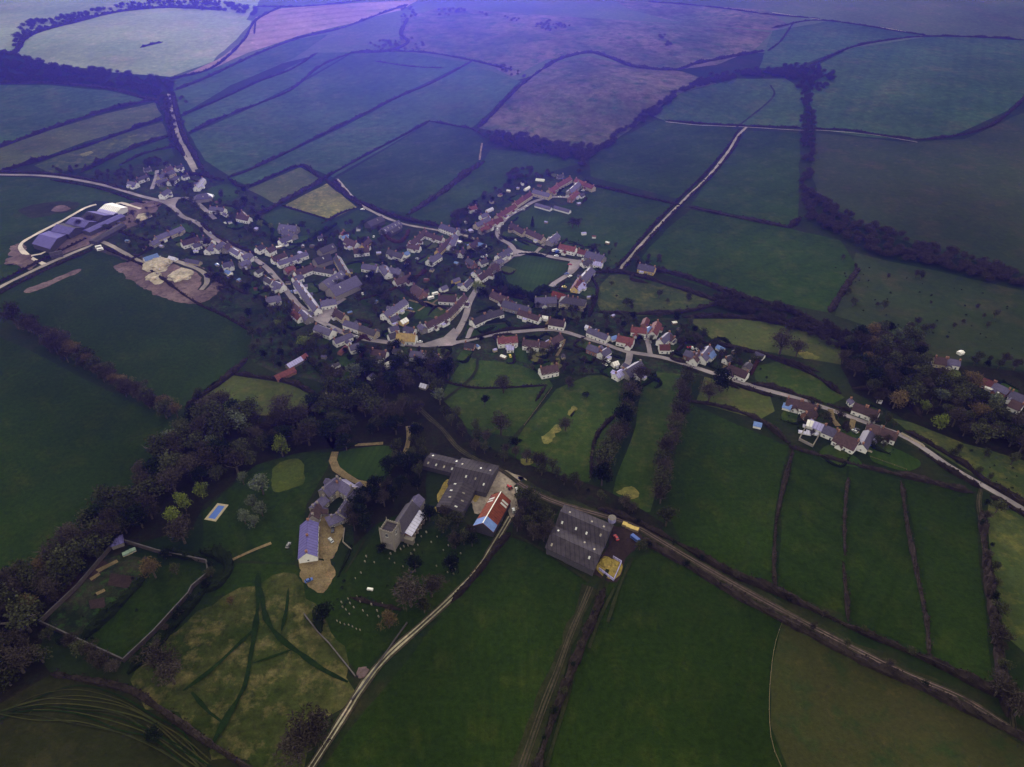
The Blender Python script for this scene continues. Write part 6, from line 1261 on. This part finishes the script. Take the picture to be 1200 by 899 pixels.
TSPOTS += [(395+4.6*k, 729+1.6*k) for k in range(7)]
for x, y in TSPOTS:
    p = gp(x+R.uniform(-.8, .8), y+R.uniform(-.8, .8)); o = bpy.data.objects.new('headstone', me); COL.objects.link(o); o.location = (p.x, p.y, 0.05); o.rotation_euler = (0, 0, math.radians(-30+R.uniform(-8, 8))); s = R.uniform(.9, 1.4); o.scale = (s, s*1.6, s)
    tag(o, 'small weathered grey headstone standing in the churchyard grass', 'headstone', 'headstones in the churchyard')
# spoil heaps
for k, (x, y, r, h, mt, lab) in enumerate([(186, 311, 13, 4, 'chalk', 'pale chalk spoil heap, upper one in the brown quarry patch'), (211, 324, 11, 3, 'chalk', 'pale chalk spoil heap, right one in the brown quarry patch'), (180, 325, 7, 2.2, 'chalk', 'small whitish spoil heap at left of the quarry patch'), (168, 255, 9, 2.5, 'chalk', 'pale earth heap right of the dairy yard'), (178, 240, 9, 2.2, 'earth', 'brown earth heap beside the road above the dairy'), (710, 660, 3.5, 1.8, 'yellowstone', 'ochre manure heap inside the panel wall'), (425, 788, 3, 1.2, 'earth', 'brown earth heap at the lower corner of the churchyard'), (22, 305, 11, 2.0, 'earth', 'pinkish earth heap inside the concrete track bend')]):
    p = gp(x, y); bm = bmesh.new(); bmesh.ops.create_icosphere(bm, subdivisions=3, radius=1)
    for vv in bm.verts:
        n = noise.noise(vv.co*1.7+Vector((k, 0, 0)))+.5*noise.noise(vv.co*4); vv.co = Vector((vv.co.x*r*(1+.35*n), vv.co.y*r*(1+.35*n), max(-.3, vv.co.z*h*(1+.5*n))))
    o = bm_obj(bm, 'spoil_heap', M[mt]); o.location = (p.x, p.y, .1); tag(o, lab, 'heap')
# garden sheds, greenhouses and a polytunnel
a = MB(); n = 8; c, L, rz = solve(628, 210, 638, 211, 1.5); root = empty('polytunnel', (c.x, c.y, tz(c.x, c.y)), rz); a.prism([(math.cos(math.pi*i/n)*2.5, math.sin(math.pi*i/n)*2.4) for i in range(n+1)], -L/2, L/2); a.build('cover', M['polythene'], root); tag(root, 'white polytunnel behind the northern estate', 'polytunnel')
for k, (x, y, w) in enumerate([(948, 501, 3), (943, 508, 3), (952, 508, 3.4)]):
    p = gp(x, y); root = empty('cold_frame', (p.x, p.y, 0), -.35); a = MB(); a.box(-4, 4, -w/2, w/2, 0, .8); a.build('frame_side', M['W'], root); a = MB(); a.prism([(-w/2-.1, .803), (w/2+.1, .803), (0, 1.5)], -4.1, 4.1); a.build('glazing', M['l'], root); tag(root, ['pale glazed frame at the top of the walled hamlet kitchen garden', 'pale glazed frame at lower left of the hamlet kitchen garden', 'pale glazed frame at lower right of the hamlet kitchen garden'][k], 'cold frame')
p = gp(139, 638); root = empty('pavilion', (p.x, p.y, 0), .5); a = MB(); a.box(-3, 3, -3, 3, -.5, 3); a.build('wall', M['S'], root); a = MB(); roof_hip(a, 6, 6, 3, 2); a.build('roof', M['v'], root); tag(root, 'small violet-roofed pavilion on the top corner of the garden wall', 'pavilion')
for k, (x, y) in enumerate([(148, 650), (152, 648), (156, 646)]):
    p = gp(x, y); root = empty('glasshouse', (p.x, p.y, 0), .55); a = MB(); a.box(-1.6, 1.6, -1.2, 1.2, 0, .7); a.build('base', M['C'], root); a = MB(); a.prism([(-1.2, .703), (1.2, .703), (1.2, 1.5), (0, 2.2), (-1.2, 1.5)], -1.6, 1.6); a.build('glazing', M['net'], root); tag(root, f'small yellowish glasshouse in the walled garden, {ORD[k]} from the left', 'glasshouse', 'glasshouses in the walled garden')
SH = [(338, 333), (312, 338), (327, 291), (355, 290), (449, 322), (430, 326), (506, 318), (539, 285), (549, 290), (477, 310), (546, 262), (562, 257), (612, 217), (607, 222), (632, 219), (678, 240), (700, 300), (700, 268 + 30), (640, 262), (718, 372), (690, 350), (790, 380), (796, 388), (860, 414), (660, 420), (590, 420), (580, 412), (560, 408), (424, 434), (394, 430), (380, 420), (417, 441), (475, 428), (280, 330), (300, 340), (270, 325), (255, 312), (230, 296), (190, 290), (170, 292), (150, 284), (140, 262), (255, 238), (300, 270), (270, 262), (388, 345), (410, 368), (440, 355), (500, 330), (524, 318), (535, 310), (552, 272), (684, 275), (696, 279), (712, 286), (930, 480), (1040, 520), (1030, 472), (1125, 415), (1190, 480), (970, 488), (352, 298), (366, 290), (420, 270), (444, 298), (596, 225), (586, 230), (576, 238)]
for x, y in SH:
    p = gp(x, y)
    if blocked(p.x, p.y, 1.0): continue
    a = R.uniform(1.5, 2.6); b = a*R.uniform(.6, .9); root = empty('garden_shed', (p.x, p.y, tz(p.x, p.y)), R.uniform(0, 3)); m = MB(); walls_gable(m, 2*a, 2*b, 1.9, .7, 0, -.3); m.build('wall', M[R.choice(['W', 'wood', 'wood', 'C', 'S'])], root); m = MB(); roof_gable(m, 2*a, 2*b, 1.9, .7, .15, .08, .12); rc = R.choice(['h', 's', 'd', 'k', 'r', 'u']); m.build('roof', M[rc], root); OCC.append((p.x, p.y, a, b, 0))
    zone = 'in the western gardens' if x < 300 else ('behind main street' if x < 450 else ('around the village centre' if x < 600 else 'in the eastern gardens'))
    pend(root, 'shed'+zone, 'garden shed', {'h': 'pale', 's': 'grey', 'd': 'dark', 'k': 'white', 'r': 'red', 'u': 'blue'}[rc]+'-roofed garden shed', 'garden shed', 'garden sheds '+zone, zone)
flush_labels()
print('TREES', NT, 'OBJS', len(bpy.data.objects))

# ------------------------------------------------------------ air, light, camera
hz = MB(); hz.box(-9300, 9300, -2800, 14300, -3, 420); ho = hz.build('haze', []); ho.data.materials.clear()
hm = bpy.data.materials.new('haze_air'); hm.use_nodes = True; nt = hm.node_tree; nt.nodes.clear(); out = nt.nodes.new('ShaderNodeOutputMaterial'); pv = nt.nodes.new('ShaderNodeVolumePrincipled')
pv.inputs['Color'].default_value = HAZE_COL; pv.inputs['Density'].default_value = HAZE_D; pv.inputs['Anisotropy'].default_value = HAZE_G
nt.links.new(pv.outputs[0], out.inputs['Volume']); ho.data.materials.append(hm); ho['kind'] = 'stuff'; ho['label'] = 'pale violet air thickening towards the far hills'; ho['category'] = 'haze'
w = bpy.data.worlds.new('World'); sc.world = w; w.use_nodes = True; nt = w.node_tree; bg = nt.nodes['Background']; sk = nt.nodes.new('ShaderNodeTexSky'); sk.sky_type = 'NISHITA'; sk.sun_disc = False
sk.sun_elevation = math.radians(SUN_EL); sk.sun_rotation = math.radians(SUN_AZ); sk.air_density = 1.2; sk.dust_density = 1.0; sk.ozone_density = 4.0
mx = nt.nodes.new('ShaderNodeMix'); mx.data_type = 'RGBA'; mx.inputs[0].default_value = CLOUD; mx.inputs[7].default_value = CLOUDC; nt.links.new(sk.outputs[0], mx.inputs[6]); nt.links.new(mx.outputs[2], bg.inputs[0]); bg.inputs[1].default_value = SKY
sl = bpy.data.lights.new('sun', 'SUN'); sl.energy = SUN; sl.angle = math.radians(14); sl.color = (1, .93, .86); so = bpy.data.objects.new('sun', sl); COL.objects.link(so)
az = math.radians(SUN_AZ); el = math.radians(SUN_EL); dv = Vector((math.sin(az)*math.cos(el), math.cos(az)*math.cos(el), math.sin(el)))
so.rotation_euler = dv.to_track_quat('Z', 'Y').to_euler(); so.location = (0, 0, 500)
cam = bpy.data.cameras.new('camera'); co = bpy.data.objects.new('camera', cam); COL.objects.link(co); sc.camera = co
co.location = (0, 0, CZ); co.rotation_euler = (math.pi/2-PITCH, 0, 0); cam.sensor_width = 36; cam.lens = 36*F/W; cam.clip_end = 30000; cam.clip_start = 1
sc.view_settings.view_transform = 'Standard'; sc.view_settings.look = 'None'; sc.view_settings.exposure = EXPO; sc.view_settings.gamma = 1; sc.view_settings.use_curve_mapping = False
sc.cycles.volume_bounces = 1; sc.cycles.max_bounces = 6; sc.cycles.use_denoising = True; sc.cycles.volume_max_steps = 64
